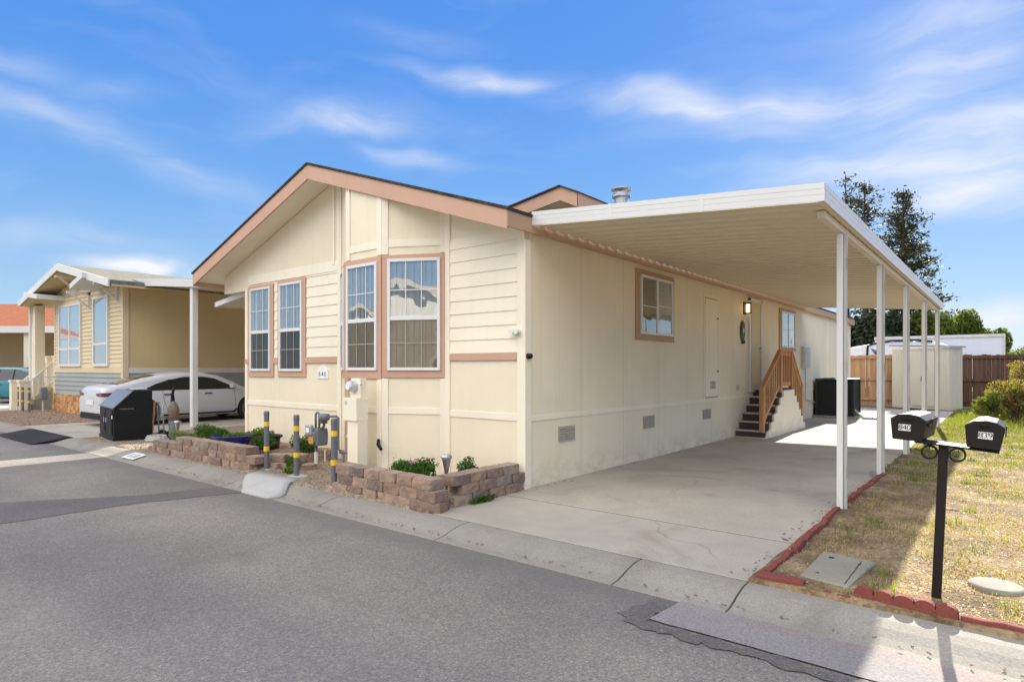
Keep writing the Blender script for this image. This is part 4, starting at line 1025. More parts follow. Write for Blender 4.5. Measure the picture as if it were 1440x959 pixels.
for k in range(8): mb.lathe([(.06 + .05 * k, 1.20), (.068 + .05 * k, 1.204), (.076 + .05 * k, 1.20)], (ax, ay, 0), 28)
mb.build('fan_grille', M['black_metal'], AC)
MB().tube([(ax + .5, ay - .3, .25), (ax + .75, ay - .35, .03), (ax + 1.0, ay - .3, .03), (ax + 1.2, ay - .45, .03)], .04, 8).build('line_hose', M['lightgrey'], AC, smooth=True)
SH = root('storage_shed', 'pale ribbed storage shed with a flat grey roof in front of the wooden fence', 'shed', (-1.62, 26.9, 0), R(-30))
mb = MB(); mb.box(-2.18, 0, 0, .7, 0, 2.24)
k = -2.15
while k < -.02: mb.box(k, k + .035, -.012, 0, .05, 2.2); k += .105
k = .05
while k < .66: mb.box(0, .012, k, k + .035, .05, 2.2); k += .105
mb.build('wall', M['shed'], SH, local=True)
mb = MB(); mb.prism([(-2.26, 2.36), (.07, 2.25), (.07, 2.30), (-2.26, 2.42)], 'y', -.08, .78); mb.build('roof', M['shed_roof'], SH, local=True)
mb = MB(); mb.box(-1.42, -.98, -.024, -.013, .1, 2.12); mb.box(-.96, -.52, -.024, -.013, .1, 2.12); ds = mb.build('door', M['shed'], SH, local=True, bevel=.004)
mb = MB(); mb.box(-1.01, -.985, -.05, -.024, 1.0, 1.2); mb.build('handle', M['black_metal'], ds, local=True)
def fence_run(lab, x0, x1, y, z1, mat, seed):
    f = root('wooden_fence', lab, 'fence', ((x0 + x1) / 2, y, 0)); r = random.Random(seed)
    x = x0; mb = MB()
    while x < x1:
        w = r.uniform(.125, .15); mb.box(x, min(x + w - (.012 if r.random() < .12 else .002), x1), y - .012 + r.uniform(-.006, .006), y + .012, .02, z1 + r.uniform(-.03, .02)); x += w
    mb.build('board_panel', M[mat], f)
    mb = MB()
    for z in (.25, 1.05, z1 - .1): mb.box(x0, x1, y - .06, y - .016, z - .045, z + .045)
    mb.build('rail', M[mat], f)
    x = x0 + .1
    while x < x1: MB().box(x - .05, x + .05, y + .02, y + .12, 0, z1 + .03).build('fence_post', M[mat], f); x += 2.4
fence_run('sunlit orange-brown board fence between the home and the shed', -5.4, -2.5, 28.9, 2.04, 'fence', 3)
fence_run('dark brown board fence with gaps right of the shed', -2.0, 9, 29.3, 2.02, 'fence_dark', 4)
# ---- trailers
T = root('travel_trailer', 'white rounded travel trailer with a black arched trim line behind the fence', 'trailer', (-4.5, 33.5, 0))
prof = [(-6.3, .5), (-6.28, 2.2), (-6.1, 2.45), (-5.6, 2.55), (-4.4, 2.72), (-3.0, 2.72), (-2.2, 2.6), (-1.9, 2.3), (-1.9, .5)]
MB().prism(prof, 'y', 33, 35.4).build('shell', M['trailer'], T, bevel=.08, seg=3)
mb = MB(); arc = [(-5.15, 2.1), (-5.12, 2.55), (-4.9, 2.66), (-4.2, 2.76), (-3.2, 2.77), (-2.6, 2.70)]
mb.tube([(x, 32.97, z) for x, z in arc], .045, 8); mb.build('trim_line', M['black_plastic'], T)
MB().tube([(-4.98, 32.985, 2.42), (-4.80, 32.985, 2.28), (-4.76, 32.985, 2.1)], [.02, .09, .02], 8).build('decal', M['blue_decal'], T)
for x in (-5.0, -3.4): MB().lathe([(.2, 32.9), (.33, 32.9), (.33, 33.1), (.2, 33.1)], (x, 0, .33), 20, 'y').build('wheel', M['tyre'], T)
mb = MB(); mb.box(-6.1, -2.1, 33.2, 35.2, .3, .5); mb.build('chassis', M['black_metal'], T)
T = root('box_trailer', 'long flat-sided white box trailer standing behind the shed and dark fence', 'trailer', (-2.6, 37.4, 0))
MB().box(-5.3, -.12, 36.2, 38.6, .9, 3.08).build('box', M['trailer'], T, bevel=.03)
mb = MB(); mb.box(-5.32, -.10, 36.16, 36.2, 2.96, 3.10); mb.box(-.14, -.08, 36.15, 36.2, .9, 3.08); mb.box(-5.32, -.1, 36.16, 36.2, .9, 1.0); mb.build('edge_rail', M['lightgrey'], T)
for x in (-4.0, -3.0, -.8): MB().lathe([(.25, 36.2), (.48, 36.2), (.48, 36.5), (.25, 36.5)], (x, 0, .48), 20, 'y').build('wheel', M['tyre'], T)
MB().box(-5.2, -.2, 36.6, 38.2, .6, .9).build('chassis', M['black_metal'], T)
# ================================================================== NEIGHBOUR HOME (yellow)
NH = root('manufactured_home', 'yellow-sided neighbouring home with grey skirt, stone base, white gable trim and brackets', 'house', (-23, 6.8, 0))
NX0, NX1, NY = -26.4, -20.0, 6.8
nrx, nrz, nsl = -23.6, 4.83, .20
def nz(x): return nrz - nsl * abs(x - nrx)
mb = MB(); mb.prism([(NX0, 0), (NX1, 0), (NX1, nz(NX1) - .2), (nrx, nrz - .2), (NX0, nz(NX0) - .2)], 'y', NY, 20)
mb.build('wall', M['ntan'], NH)
NM = frame_matrix((0, NY, 0), (1, 0), (0, -1))
laps(NM, [(NX0 + .1, NX1 - .12)], 1.55, 3.95, .125, 'lap_siding', 'nyellow', parent=NH, dep=.032)
laps(NM, [(-25.6, -21.6)], 3.95, 4.25, .125, 'lap_siding', 'nyellow', parent=NH, dep=.032)
laps(NM, [(-24.6, -22.6)], 4.25, 4.5, .125, 'lap_siding', 'nyellow', parent=NH, dep=.032)
laps(NM, [(NX0 + .1, NX1 - .12)], .62, 1.36, .15, 'skirt_siding', 'ngrey', parent=NH, dep=.032)
mb = MB(NM); mb.box(NX0 + .1, NX1 - .12, 0, .034, 1.36, 1.55); mb.box(NX1 - .12, NX1 + .0, 0, .03, 0, 3.9); mb.box(NX0, NX0 + .1, 0, .03, 0, 4.0); mb.build_each('trim_board', M['nyellow'], NH)
MB(NM).box(NX0 + .1, -20.6, 0, .08, -.02, .62).build('stone_skirt', M['stone'], NH)
NS = frame_matrix((NX1, 0, 0), (0, 1), (1, 0))
MB(NS).box(NY + .125, 20, 0, .028, 1.36, 1.52).build('trim_board', M['nwhite'], NH)
MB(NS).box(NY + .15, 20, 0, .012, 0, 1.36).build('skirt_panel', M['ngrey'], NH)
MB(NS).box(NY - .03, NY + .12, 0, .03, 0, 3.9).build('trim_board', M['nyellow'], NH)
mb = MB(); mb.prism([(-28.1, nz(-28.1)), (nrx, nrz), (-19.1, nz(-19.1)), (-19.1, nz(-19.1) - .12), (nrx, nrz - .12), (-28.1, nz(-28.1) - .12)], 'y', 6.15, 20.5)
rf = mb.build('roof', M['grey_roof'], NH)
MB().box(-20.6, -20.1, 10, 10.4, nz(-20.3) - .02, nz(-20.3) + .14).build('roof_vent', M['black_plastic'], rf, bevel=.02)
mb = MB(); mb.prism([(-28.1, nz(-28.1) - .121), (nrx, nrz - .121), (-19.1, nz(-19.1) - .121), (-19.1, nz(-19.1) - .17), (nrx, nrz - .19), (-28.1, nz(-28.1) - .17)], 'y', 6.2, 20.4); mb.build('soffit', M['ntan'], NH)
mb = MB(); mb.prism([(-28.1, nz(-28.1) + .01), (nrx, nrz + .01), (-19.1, nz(-19.1) + .01), (-19.1, nz(-19.1) - .19), (nrx, nrz - .21), (-28.1, nz(-28.1) - .19)], 'y', 6.11, 6.15); mb.build('fascia', M['nwhite'], NH)
# projecting lower eaves with white boards
mb = MB(); mb.prism([(-21.9, 3.88), (-20.8, 4.12), (-20.8, 4.27), (-21.9, 4.03)], 'y', 6.0, 6.8); mb.prism([(-26.9, 4.02), (-25.3, 3.83), (-25.3, 3.98), (-26.9, 4.17)], 'y', 6.0, 6.8)
mb.build_each('eave_board', M['nwhite'], NH)
def brace(x, zt):
    mb = MB(); mb.box(x - .035, x + .035, 6.15, 6.8, zt - .07, zt); mb.box(x - .035, x + .035, 6.72, 6.79, zt - .5, zt)
    mb.prism([(6.24, zt - .07), (6.32, zt - .07), (6.74, zt - .42), (6.70, zt - .47)], 'x', x - .025, x + .025); return mb.build('eave_bracket', M['nwhite'], NH)
for x, zt in ((-22.75, 3.9), (-20.35, 3.98), (-23.9, 4.50)): brace(x, zt)
def nwin(u0, u1, z0, z1, cols, sp):
    mb = MB(NM); f = .08
    mb.box(u0, u1, .0, .085, z1 - f, z1); mb.box(u0, u1, 0, .085, z0, z0 + f); mb.box(u0, u0 + f, 0, .085, z0 + f, z1 - f); mb.box(u1 - f, u1, 0, .085, z0 + f, z1 - f)
    mb.box(u0 + f, u1 - f, 0, .08, sp - .035, sp + .035)
    for k in range(1, cols): u = u0 + (u1 - u0) * k / cols; mb.box(u - .04, u + .04, 0, .077, z0 + f, z1 - f)
    w = mb.build('window', M['nwhite'], NH, bevel=.005)
    MB(NM).add([(u0 + f, .057, z0 + f), (u1 - f, .057, z0 + f), (u1 - f, .057, z1 - f), (u0 + f, .057, z1 - f)], [(0, 1, 2, 3)]).build('pane', M['pane_bright'], w)
    mb = MB(NM); mb.box(u0 + f, u1 - f, .040, .045, z0 + f, sp - .036); mb.build('interior_shade', M['dark_room'], w)
    mb = MB(NM); mb.box(u0 + f, u1 - f, .040, .045, sp + .036, z1 - f); mb.build('curtain', M['blind'] , w)
nwin(-25.75, -23.5, 1.56, 3.66, 2, 2.15); nwin(-22.35, -21.05, 1.56, 3.72, 1, 2.25)
# porch: posts, landing, steps, railing
MB().box(-27.9, -27.6, 6.5, 6.8, 0, 3.79).build('porch_post', M['ncream'], NH, bevel=.01)
MB().box(-28.06, -27.96, 6.42, 6.52, 0, 3.76).build('porch_post', M['nwhite'], NH, bevel=.01)
mb = MB(); mb.box(-29.5, -26.4, 7.2, 12, 0, .95)
for k in range(4): mb.box(-28.25, -27.45, 6.25 + .24 * k, 7.2, .19 * k + .002, .19 * (k + 1))
mb.build('porch_deck', M['box_conc'], NH)
for x, y, z in ((-28.35, 6.1, 1.0), (-27.5, 6.15, 1.0), (-28.35, 7.15, 1.9), (-27.35, 7.15, 1.9)):
    mb = MB(); q = .15
    mb.box(x - q, x + q, y - q, y + q, .0, z); mb.box(x - q - .03, x + q + .03, y - q - .03, y + q + .03, z, z + .07); mb.box(x - q - .02, x + q + .02, y - q - .02, y + q + .02, 0, .15)
    mb.build('newel_post', M['ncream'], NH, bevel=.008)
for x in (-28.35, -27.45):
    mb = MB()
    for t0, t1 in ((0.95, 1.85), (.28, 1.15)):
        mb.add([(x - .04, 6.2, t0 - .06), (x + .04, 6.2, t0 - .06), (x + .04, 6.2, t0), (x - .04, 6.2, t0), (x - .04, 7.1, t1 - .06), (x + .04, 7.1, t1 - .06), (x + .04, 7.1, t1), (x - .04, 7.1, t1)], [(0, 1, 2, 3), (7, 6, 5, 4), (0, 4, 5, 1), (1, 5, 6, 2), (2, 6, 7, 3), (3, 7, 4, 0)])
    for k in range(6):
        t = (k + .7) / 6.4; y = 6.2 + .9 * t; mb.box(x - .025, x + .025, y - .025, y + .025, .24 + .87 * t, .92 + .9 * t)
    mb.build('porch_railing', M['nwhite'], NH)
# neighbour carport
NC = root('carport', 'white-edged carport of the yellow home sheltering the white sedan', 'carport', (-17.4, 12, 0))
nk = (3.42 - 3.95) / (20.24 - 14.56)
def nsh(): return Matrix(((1, 0, 0, 0), (0, 1, 0, 0), (nk, 0, 1, 3.95 - nk * -20.24), (0, 0, 0, 1)))
mb = MB(nsh()); mb.box(-19.95, -14.2, 7.04, 20, .03, .07); mb.build('roof_pan', M['pan'], NC)
mb = MB(nsh()); mb.prism([(7.04 - q, z) for q, z in fas_prof(.20)], 'x', -20.0, -14.18); mb.build('carport_fascia', M['white_metal'], NC)
mb = MB(nsh()); mb.box(-14.19, -14.16, 7.0, 20, -.05, .12); mb.build('carport_fascia', M['white_metal'], NC)
for y in (7.15, 11, 15, 19):
    MB().box(-16.36 if y < 8 else -14.80, -16.20 if y < 8 else -14.66, y - .07, y + .07, -.02, 3.62 if y < 8 else 3.45).build('post', M['white_metal'], NC, bevel=.008)
mb = MB(nsh()); mb.box(-16.4, -14.6, 7.08, 7.14, -.02, .03); mb.build('beam', M['white_metal'], NC)

# far house with orange roof, turned to face along the street
FH = root('manufactured_home', 'far yellow home with terracotta orange roof at the left edge', 'house', (-34.8, 7.9, 0), R(38.9))
MB().box(-12, 3.0, 3.2, 9, 0, 3.6).build('wall', M['ntan'], FH, local=True)
MB().prism([(0, 3.40), (5, 4.95), (10, 3.4), (10, 3.25), (5, 4.8), (0, 3.28)], 'x', -13, 4.0).build('roof', M['orange_roof'], FH, local=True)
MB().box(-13, 4.0, -.12, .02, 3.12, 3.42).build('fascia', M['nwhite'], FH, local=True)
for x in (-.1, -5.5): MB().box(x - .13, x + .13, .1, .36, -.02, 3.12).build('carport_post', M['ncream'], FH, local=True)

# neighbour bollards, water meter pipe
for (x, y), lab in zip([(-27.46, 6.0), (-26.75, 5.95), (-25.95, 5.95)], ['leftmost of three thin bollards before the neighbour\'s porch steps', 'middle one of three thin bollards before the neighbour\'s porch steps', 'rightmost of three thin bollards before the neighbour\'s porch steps']):
    b = root('bollard', lab, 'bollard', (x, y, 0), 0, 'bollards by the porch steps of the yellow home')
    MB().lathe([(0, 0), (.04, 0), (.04, .84), (0, .85)], (x, y, 0), 14).build('pipe', M['grey_pipe'], b)
    for z in (.33, .68): MB().lathe([(.0415, z), (.043, z + .004), (.043, z + .06), (.0415, z + .064)], (x, y, 0), 14).build('band', M['yellow'], b)
g = root('gas_meter', 'small grey gas meter beside the neighbour\'s porch post', 'gas meter', (-25.95, 6.35, 0))
MB().box(-26.05, -25.83, 6.25, 6.45, .42, .85).build('meter_case', M['gas'], g, bevel=.04)
MB().tube([(-26.0, 6.35, 0), (-26.0, 6.35, .45)], .03).build('inlet_pipe', M['lightgrey'], g)
MB().tube([(-25.88, 6.35, .85), (-25.88, 6.35, 1.2), (-25.88, 6.7, 1.2)], .025).build('outlet_pipe', M['lightgrey'], g)

# rubber curb ramp
o = MB().prism([(4.36, -.01), (4.36, .02), (4.28, .03), (3.62, ZR + .012), (3.62, ZR + .0)], 'x', -18.6, -15.7).build('curb_ramp', M['rubber'], None, bevel=.006, origin=(-17.2, 4.1, 0))
tag(o, 'black rubber ramp laid along the curb at the neighbour\'s driveway', 'curb ramp')
# painted house number on curb
cn = root('curb_number', 'white painted rectangle with a dark house number on the curb face', 'painted number', (-11.8, 4.15, 0))
ang = math.atan2(.068 - .024, .17)
cm = Matrix.Translation((-11.75, 4.155, -.014)) @ Matrix.Rotation(math.atan2(.068, .26), 4, 'X')
MB(cm).box(-.24, .24, -.11, .11, -.004, .006).build('painted_panel', M['white_label'], cn)
MB(cm).box(-.17, .17, -.065, .065, .0062, .0075).build('painted_field', M['ngrey'], cn)
text_mesh('840', .12, cm @ Matrix.Translation((0, 0, .009)), .002, .0006).build('numeral', M['white_label'], cn)

# ================================================================== TRASH ENCLOSURE AND CLUTTER
B = root('trash_enclosure', 'black double-door trash enclosure with a slanted grey lid by the curb', 'trash enclosure', (-14.9, 5.05, 0))
bm_ = frame_matrix((-15.65, 4.86, 0), (1.42, -.20), (-.20, -1.42))
W_, D_ = 1.43, .70
mb = MB(bm_)
mb.prism([(0, .06), (0, .68), (-.34, 1.02), (-D_, 1.04), (-D_, .06)], 'x', 0, W_); mb.build('cabinet', M['black_plastic'], B, bevel=.012)
mb = MB(bm_); mb.prism([(.018, .665), (.02, .69), (-.335, 1.045), (-.35, 1.025)], 'x', -.02, W_ + .02); mb.build('lid', M['grey_lid'], B, bevel=.005)
mb = MB(bm_); mb.box(-.02, W_ + .02, -D_ - .02, .02, 0, .07); mb.build('base', M['black_plastic'], B, bevel=.006)
for u in (.06, .73):
    mb = MB(bm_); mb.box(u, u + .62, .0, .018, .11, .63); mb.box(u + .06, u + .56, .018, .026, .16, .56); d = mb.build('door', M['black_plastic'], B, bevel=.006)
    MB(bm_).box(u + (.5 if u < .5 else .06), u + (.56 if u < .5 else .12), .026, .04, .36, .46).build('handle', M['galv'], d, bevel=.004)
MB(bm_).box(W_ - .10, W_ - .03, .019, .024, .46, .53).build('sticker', M['white_label'], B)
mb = MB(bm_); mb.box(W_ - .012, W_ + .012, -.36, -.1, .65, .67); mb.build('hinge_strip', M['grey_lid'], B)
o = MB(Matrix.Translation((-14.25, 5.38, 0)) @ Matrix.Rotation(R(-4), 4, 'X')).box(-.10, .02, -.02, .02, 0, .80).build('plank', M['plank'], None, bevel=.004, origin=(-14.25, 5.38, 0))
tag(o, 'orange-brown wooden plank leaning upright beside the black trash enclosure', 'plank')
HT = root('hand_truck', 'folded silver hand truck propped beside the trash enclosure', 'hand truck', (-14.05, 5.48, 0))
mb = MB(Matrix.Translation((-14.02, 5.5, 0)) @ Matrix.Rotation(R(-10), 4, 'Y'))
mb.tube([(-.13, 0, .03), (-.13, 0, .72), (-.09, 0, .78), (.09, 0, .78), (.13, 0, .72), (.13, 0, .03)], .014, 8)
for z in (.2, .4, .6): mb.tube([(-.13, 0, z), (.13, 0, z)], .009, 6)
mb.build('frame', M['galv'], HT, smooth=True)
MB(Matrix.Translation((-13.98, 5.5, 0))).box(-.16, .16, -.2, 0, .02, .035).build('toe_plate', M['gas'], HT)
for dx in (-.17, .17):
    MB().lathe([(.03, -.02), (.09, -.025), (.09, .025), (.03, .02)], (-13.98 + dx, 5.56, .09), 18, 'x').build('wheel', M['tyre'], HT)
GC = root('garden_hose_reel', 'pale coiled hose lying at the foot of the hand truck', 'hose', (-13.75, 5.35, 0))
mb = MB()
for k in range(3): mb.tube([(-13.72 + (.26 - .02 * k) * math.cos(t), 5.28 + (.2 - .02 * k) * math.sin(t), .03 + .035 * k) for t in [i * .35 for i in range(19)]], .018, 6)
mb.build('coil', M['lightgrey'], GC, smooth=True)
UB = root('folded_umbrella', 'tall folded patio item with dark cover and tan cloth beside the trash enclosure', 'folded umbrella', (-13.72, 5.62, 0))
MB().tube([(-13.78, 5.62, 0), (-13.78, 5.62, .70), (-13.80, 5.62, .96), (-13.72, 5.62, 1.10)], [.05, .05, .03, .03], 10).build('pole', M['black_plastic'], UB, smooth=True)
MB().lathe([(0, .40), (.10, .40), (.09, .55), (.12, .60), (.09, .70), (.04, .80), (0, .81)], (-13.70, 5.60, 0), 14).build('cloth', M['umbrella_cloth'], UB, smooth=True)
MB().lathe([(.0, .0), (.085, .0), (.10, .40), (.0, .41)], (-13.70, 5.60, 0), 14).build('bin', M['gas'], UB)
# scattered paper on lid
o = MB(bm_).box(.85, 1.35, -.62, -.38, 1.046, 1.075).build('folded_paper', M['lightgrey'], None, bevel=.008, origin=(-14.5, 5.4, 1.0)); tag(o, 'pale folded paper bundle lying on top of the trash enclosure', 'paper bundle')

# ================================================================== CARS
def interp(tab, s):
    if s <= tab[0][0]: return tab[0][1]
    for (a, p), (b, q) in zip(tab[:-1], tab[1:]):
        if s <= b:
            t = (s - a) / (b - a); t = t * t * (3 - 2 * t) * .35 + t * .65
            return p + (q - p) * t
    return tab[-1][1]
def car(name, lab, loc, rz, paintm, top, plan, dlo, belt, wheels, rear_glass, front_glass, Ln, wr=.33):
    t = root(name, lab, 'car', loc, rz)
    def W(s, z):
        w = interp(plan, s); k = 1.0
        if z < .38: k = .90 + .10 * max(0, (z - .18) / .20)
        elif z < belt: k = 1.0 - .05 * ((z - .58) / .4) ** 2
        else: k = 1.0 - .05 * ((belt - .58) / .4) ** 2
        w *= k
        if z > belt: w -= (z - belt) * .40
        return max(w, .05)
    def top_z(s): return interp(top, s)
    S_ = sorted(set([0, .02, .06, .12, .2] + [.3 + .14 * k for k in range(int((Ln - .5) / .14))] + [Ln - .2, Ln - .12, Ln - .06, Ln - .02, Ln]))
    rows = []
    for s in S_:
        zt = top_z(s); r = min(.13, (zt - .2) * .35); row = []
        for f in (0, .04, .12, .25, .4, .55, .68, .8, .9, 1.0):
            z = .2 + (zt - r - .2) * f; row.append((W(s, z), s, z))
        wr_ = W(s, zt - r)
        for a in (18, 36, 54, 72, 90):
            row.append((max(.02, wr_ - r * 1.3 * (1 - math.cos(R(a)))), s, zt - r + r * math.sin(R(a))))
        xe = row[-1][0]
        row += [(xe * .6, s, zt + .012), (0, s, zt + .018)]
        half = row; full = half + [(-x, y, z) for x, y, z in reversed(half[:-1])]
        rows.append(full)
    mb = MB().grid(rows); nc = len(rows[0])
    for k in range(len(S_) - 1): mb.f.append((k * nc, (k + 1) * nc, (k + 1) * nc + nc - 1, k * nc + nc - 1))
    mb.f.append(tuple(range(nc - 1, -1, -1))); mb.f.append(tuple(range((len(S_) - 1) * nc, len(S_) * nc)))
    body = mb.build('body', paintm, t, local=True, smooth=True)
    # cut the wheel arches
    cut = MB()
    for sw in wheels: cut.lathe([(0, -1.2), (wr + .055, -1.2), (wr + .055, 1.2), (0, 1.2)], (0, sw, wr), 32, 'x')
    co = cut.build('cutter', paintm, None)
    bo = body.modifiers.new('b', 'BOOLEAN'); bo.object = co; bo.operation = 'DIFFERENCE'; bo.solver = 'EXACT'
    body.parent = None; bpy.context.view_layer.update()
    me = bpy.data.meshes.new_from_object(body.evaluated_get(bpy.context.evaluated_depsgraph_get()))
    body.modifiers.clear(); body.data = me; body.parent = t; bpy.data.objects.remove(co)
    try:
        me.set_sharp_from_angle(angle=R(35))
    except Exception: pass
    for sd in (1, -1):
        # side glass
        s0, s1 = dlo[0][0], dlo[-1][0]; cols = []
        nS = 22
        for k in range(nS + 1):
            s = s0 + (s1 - s0) * k / nS; zt = interp(dlo, s); zb = belt + .01
            zt = max(zt, zb + .004); cols.append([(sd * (W(s, zb + (zt - zb) * j / 4) + .006), s, zb + (zt - zb) * j / 4) for j in range(5)])
        gl = MB().grid(cols).build('side_window', M['car_glass'], t, local=True, smooth=True)
        mb = MB()
        for sp in [d for d in (dlo[0][0] + (dlo[-1][0] - dlo[0][0]) * .30, dlo[0][0] + (dlo[-1][0] - dlo[0][0]) * .56)]:
            zt = interp(dlo, sp); zb = belt
            mb.add([(sd * (W(sp, zb) + .009), sp - .035, zb), (sd * (W(sp, zb) + .009), sp + .035, zb), (sd * (W(sp, zt) + .009), sp - .01, zt), (sd * (W(sp, zt) + .009), sp - .08, zt)], [(0, 1, 2, 3)])
        mb.build('window_pillar', M['black_plastic'], t, local=True)
        mb = MB(); ss = [wheels[0] + wr + .12, wheels[1] - wr - .12]
        mb.prism([(ss[0], .23), (ss[1], .23), (ss[1] + .14, .42), (ss[1] + .10, .42), (ss[1] - .04, .27), (ss[0], .27)], 'x', sd * (W(2, .25) - .02), sd * (W(2, .30) + .012))
        mb.build('sill_strip', M['black_plastic'], t, local=True)
        for sp in (wheels[0] + .55, wheels[0] + 1.62):
            MB().box(sd * (W(sp, .80) - .005), sd * (W(sp, .80) + .022), sp - .1, sp + .1, .785, .82).build('door_handle', M['digit'], t, local=True, bevel=.008)
        for sp in (wheels[0] + .42, wheels[0] + 1.30, wheels[0] + 2.42):
            zz = [.30 + (belt - .31) * k / 6 for k in range(7)]; of = [(.18 if sp < wheels[0] + .5 else .0) * (1 - k / 6) ** 2 + (-.06 if sp > wheels[0] + 2 else 0) * (k / 6) for k in range(7)]
            MB().grid([[(sd * (W(sp, z) + .0025), sp + o + q, z) for q in (-.005, .005)] for z, o in zip(zz, of)]).build('door_seam', M['digit'], t, local=True)
        sm = dlo[-1][0] - .12
        MB().box(sd * (W(sm, belt + .05) + .03), sd * (W(sm, belt + .05) + .2), sm - .06, sm + .05, belt + .03, belt + .15).build('mirror', paintm, t, local=True, bevel=.03, seg=3)
        for sp in (.62, .72) if False else ():
            pass
        for sw in wheels:
            xo = W(sw, .45)
            w = MB().lathe([(wr * .68, sd * (xo - .22)), (wr * .95, sd * (xo - .21)), (wr, sd * (xo - .17)), (wr, sd * (xo - .06)), (wr * .96, sd * (xo - .02)), (wr * .70, sd * (xo - .025))], (0, sw, wr), 32, 'x').build('wheel', M['tyre'], t, local=True, smooth=True)
            mb = MB(); mb.lathe([(wr * .62, sd * (xo - .03)), (wr * .71, sd * (xo - .02)), (wr * .71, sd * (xo - .16)), (0, sd * (xo - .15))], (0, sw, wr), 28, 'x')
            for k in range(5):
                Mx = Matrix.Translation((0, sw, wr)) @ Matrix.Rotation(2 * math.pi * k / 5, 4, 'X')
                m2 = MB(Mx); m2.box(sd * (xo - .07), sd * (xo - .035), -.035, .035, .0, wr * .66); mb.add(m2.v, m2.f)
            mb.lathe([(0, sd * (xo - .03)), (.06, sd * (xo - .03)), (.06, sd * (xo - .1))], (0, sw, wr), 16, 'x')
            mb.build('rim', M['rim'], w, local=True)
        # rear lamp and bumper vent
        zl = top_z(.1) - .19; w0 = W(.10, zl)
        P = []
        for s in (.012, .06, .14, .26): P.append([(sd * (W(s, zl) + .008), s, zl + .05), (sd * (W(s, zl - .07) + .008), s, zl - .045)])
        P.insert(0, [(sd * W(0, zl) * .62, -.008, zl + .03), (sd * W(0, zl) * .62, -.008, zl - .03)])
        P.insert(1, [(sd * W(0, zl) * .98, -.006, zl + .05), (sd * W(0, zl) * .98, -.006, zl - .045)])
        MB().grid(P).build('tail_light', M['tail'], t, local=True, solid=.006)
        P = []
        for s in (Ln - .02, Ln - .1, Ln - .25, Ln - .42): P.append([(sd * (W(s, .66) + .006), s, .68), (sd * (W(s, .60) + .006), s, .60)])
        MB().grid(P).build('headlight', M['meter_glass'], t, local=True, solid=.006)
    for nm, (a, b, hw0, hw1) in (('rear_window', rear_glass), ('windscreen', front_glass)):
        P = []
        for k in range(10):
            s = a + (b - a) * k / 9; hw = hw0 + (hw1 - hw0) * k / 9; zt = top_z(s)
            P.append([(hw * q, s, zt + .020 + .012 * (1 - abs(q)) - (.012 if abs(q) > .9 else 0)) for q in (-1, -.8, -.4, 0, .4, .8, 1)])
        MB().grid(P).build(nm, M['car_glass'], t, local=True, smooth=True)
    MB().box(-.26, .26, -.016, -.004, .56, .68).build('licence_plate', M['plate'], t, local=True)
    w0 = interp(plan, 0)
    mb = MB(); mb.prism([(-w0 * .95, .2), (w0 * .95, .2), (w0 * .85, .36), (-w0 * .85, .36)], 'y', -.012, .04); mb.build('rear_diffuser', M['black_plastic'], t, local=True)
    return t
car('white_sedan', 'white-silver fastback sedan parked nose-in under the neighbour\'s carport', (-18.45, 5.5, 0), 0, M['car_white'],
    [(a, b * .962) for a, b in [(0, .80), (.03, .98), (.10, 1.06), (.20, 1.065), (.5, 1.13), (1.0, 1.28), (1.5, 1.385), (2.05, 1.44), (2.5, 1.44), (2.95, 1.36), (3.35, 1.18), (3.62, 1.02), (3.85, .97), (4.3, .90), (4.6, .80), (4.74, .66), (4.80, .45)]],
    [(0, .80), (.10, .86), (.35, .90), (.8, .93), (2.4, .93), (3.8, .93), (4.2, .90), (4.5, .82), (4.7, .68), (4.80, .52)],
    [(a, b * .962) for a, b in [(.92, .965), (1.05, 1.04), (1.3, 1.15), (1.6, 1.24), (2.0, 1.315), (2.45, 1.325), (2.8, 1.27), (3.1, 1.13), (3.38, .965)]], .905, (.98, 3.82), (.42, 1.35, .56, .52), (2.85, 3.58, .50, .66), 4.80)
car('teal_hatchback', 'teal hatchback parked under the far carport at the left edge', (-35.0, 6.5, 0), R(-51.1), M['car_teal'],
    [(0, .9), (.05, 1.05), (.25, 1.35), (.5, 1.50), (1.2, 1.56), (2.0, 1.55), (2.5, 1.45), (3.0, 1.2), (3.3, 1.05), (3.7, .98), (4.0, .82), (4.1, .55)],
    [(0, .78), (.15, .85), (.5, .88), (3.4, .88), (3.8, .80), (4.1, .55)],
    [(.45, 1.02), (.6, 1.38), (1.2, 1.46), (1.9, 1.45), (2.4, 1.33), (2.95, 1.02)], .98, (.72, 3.3), (.12, .42, .62, .56), (2.15, 2.95, .5, .68), 4.1, .31)

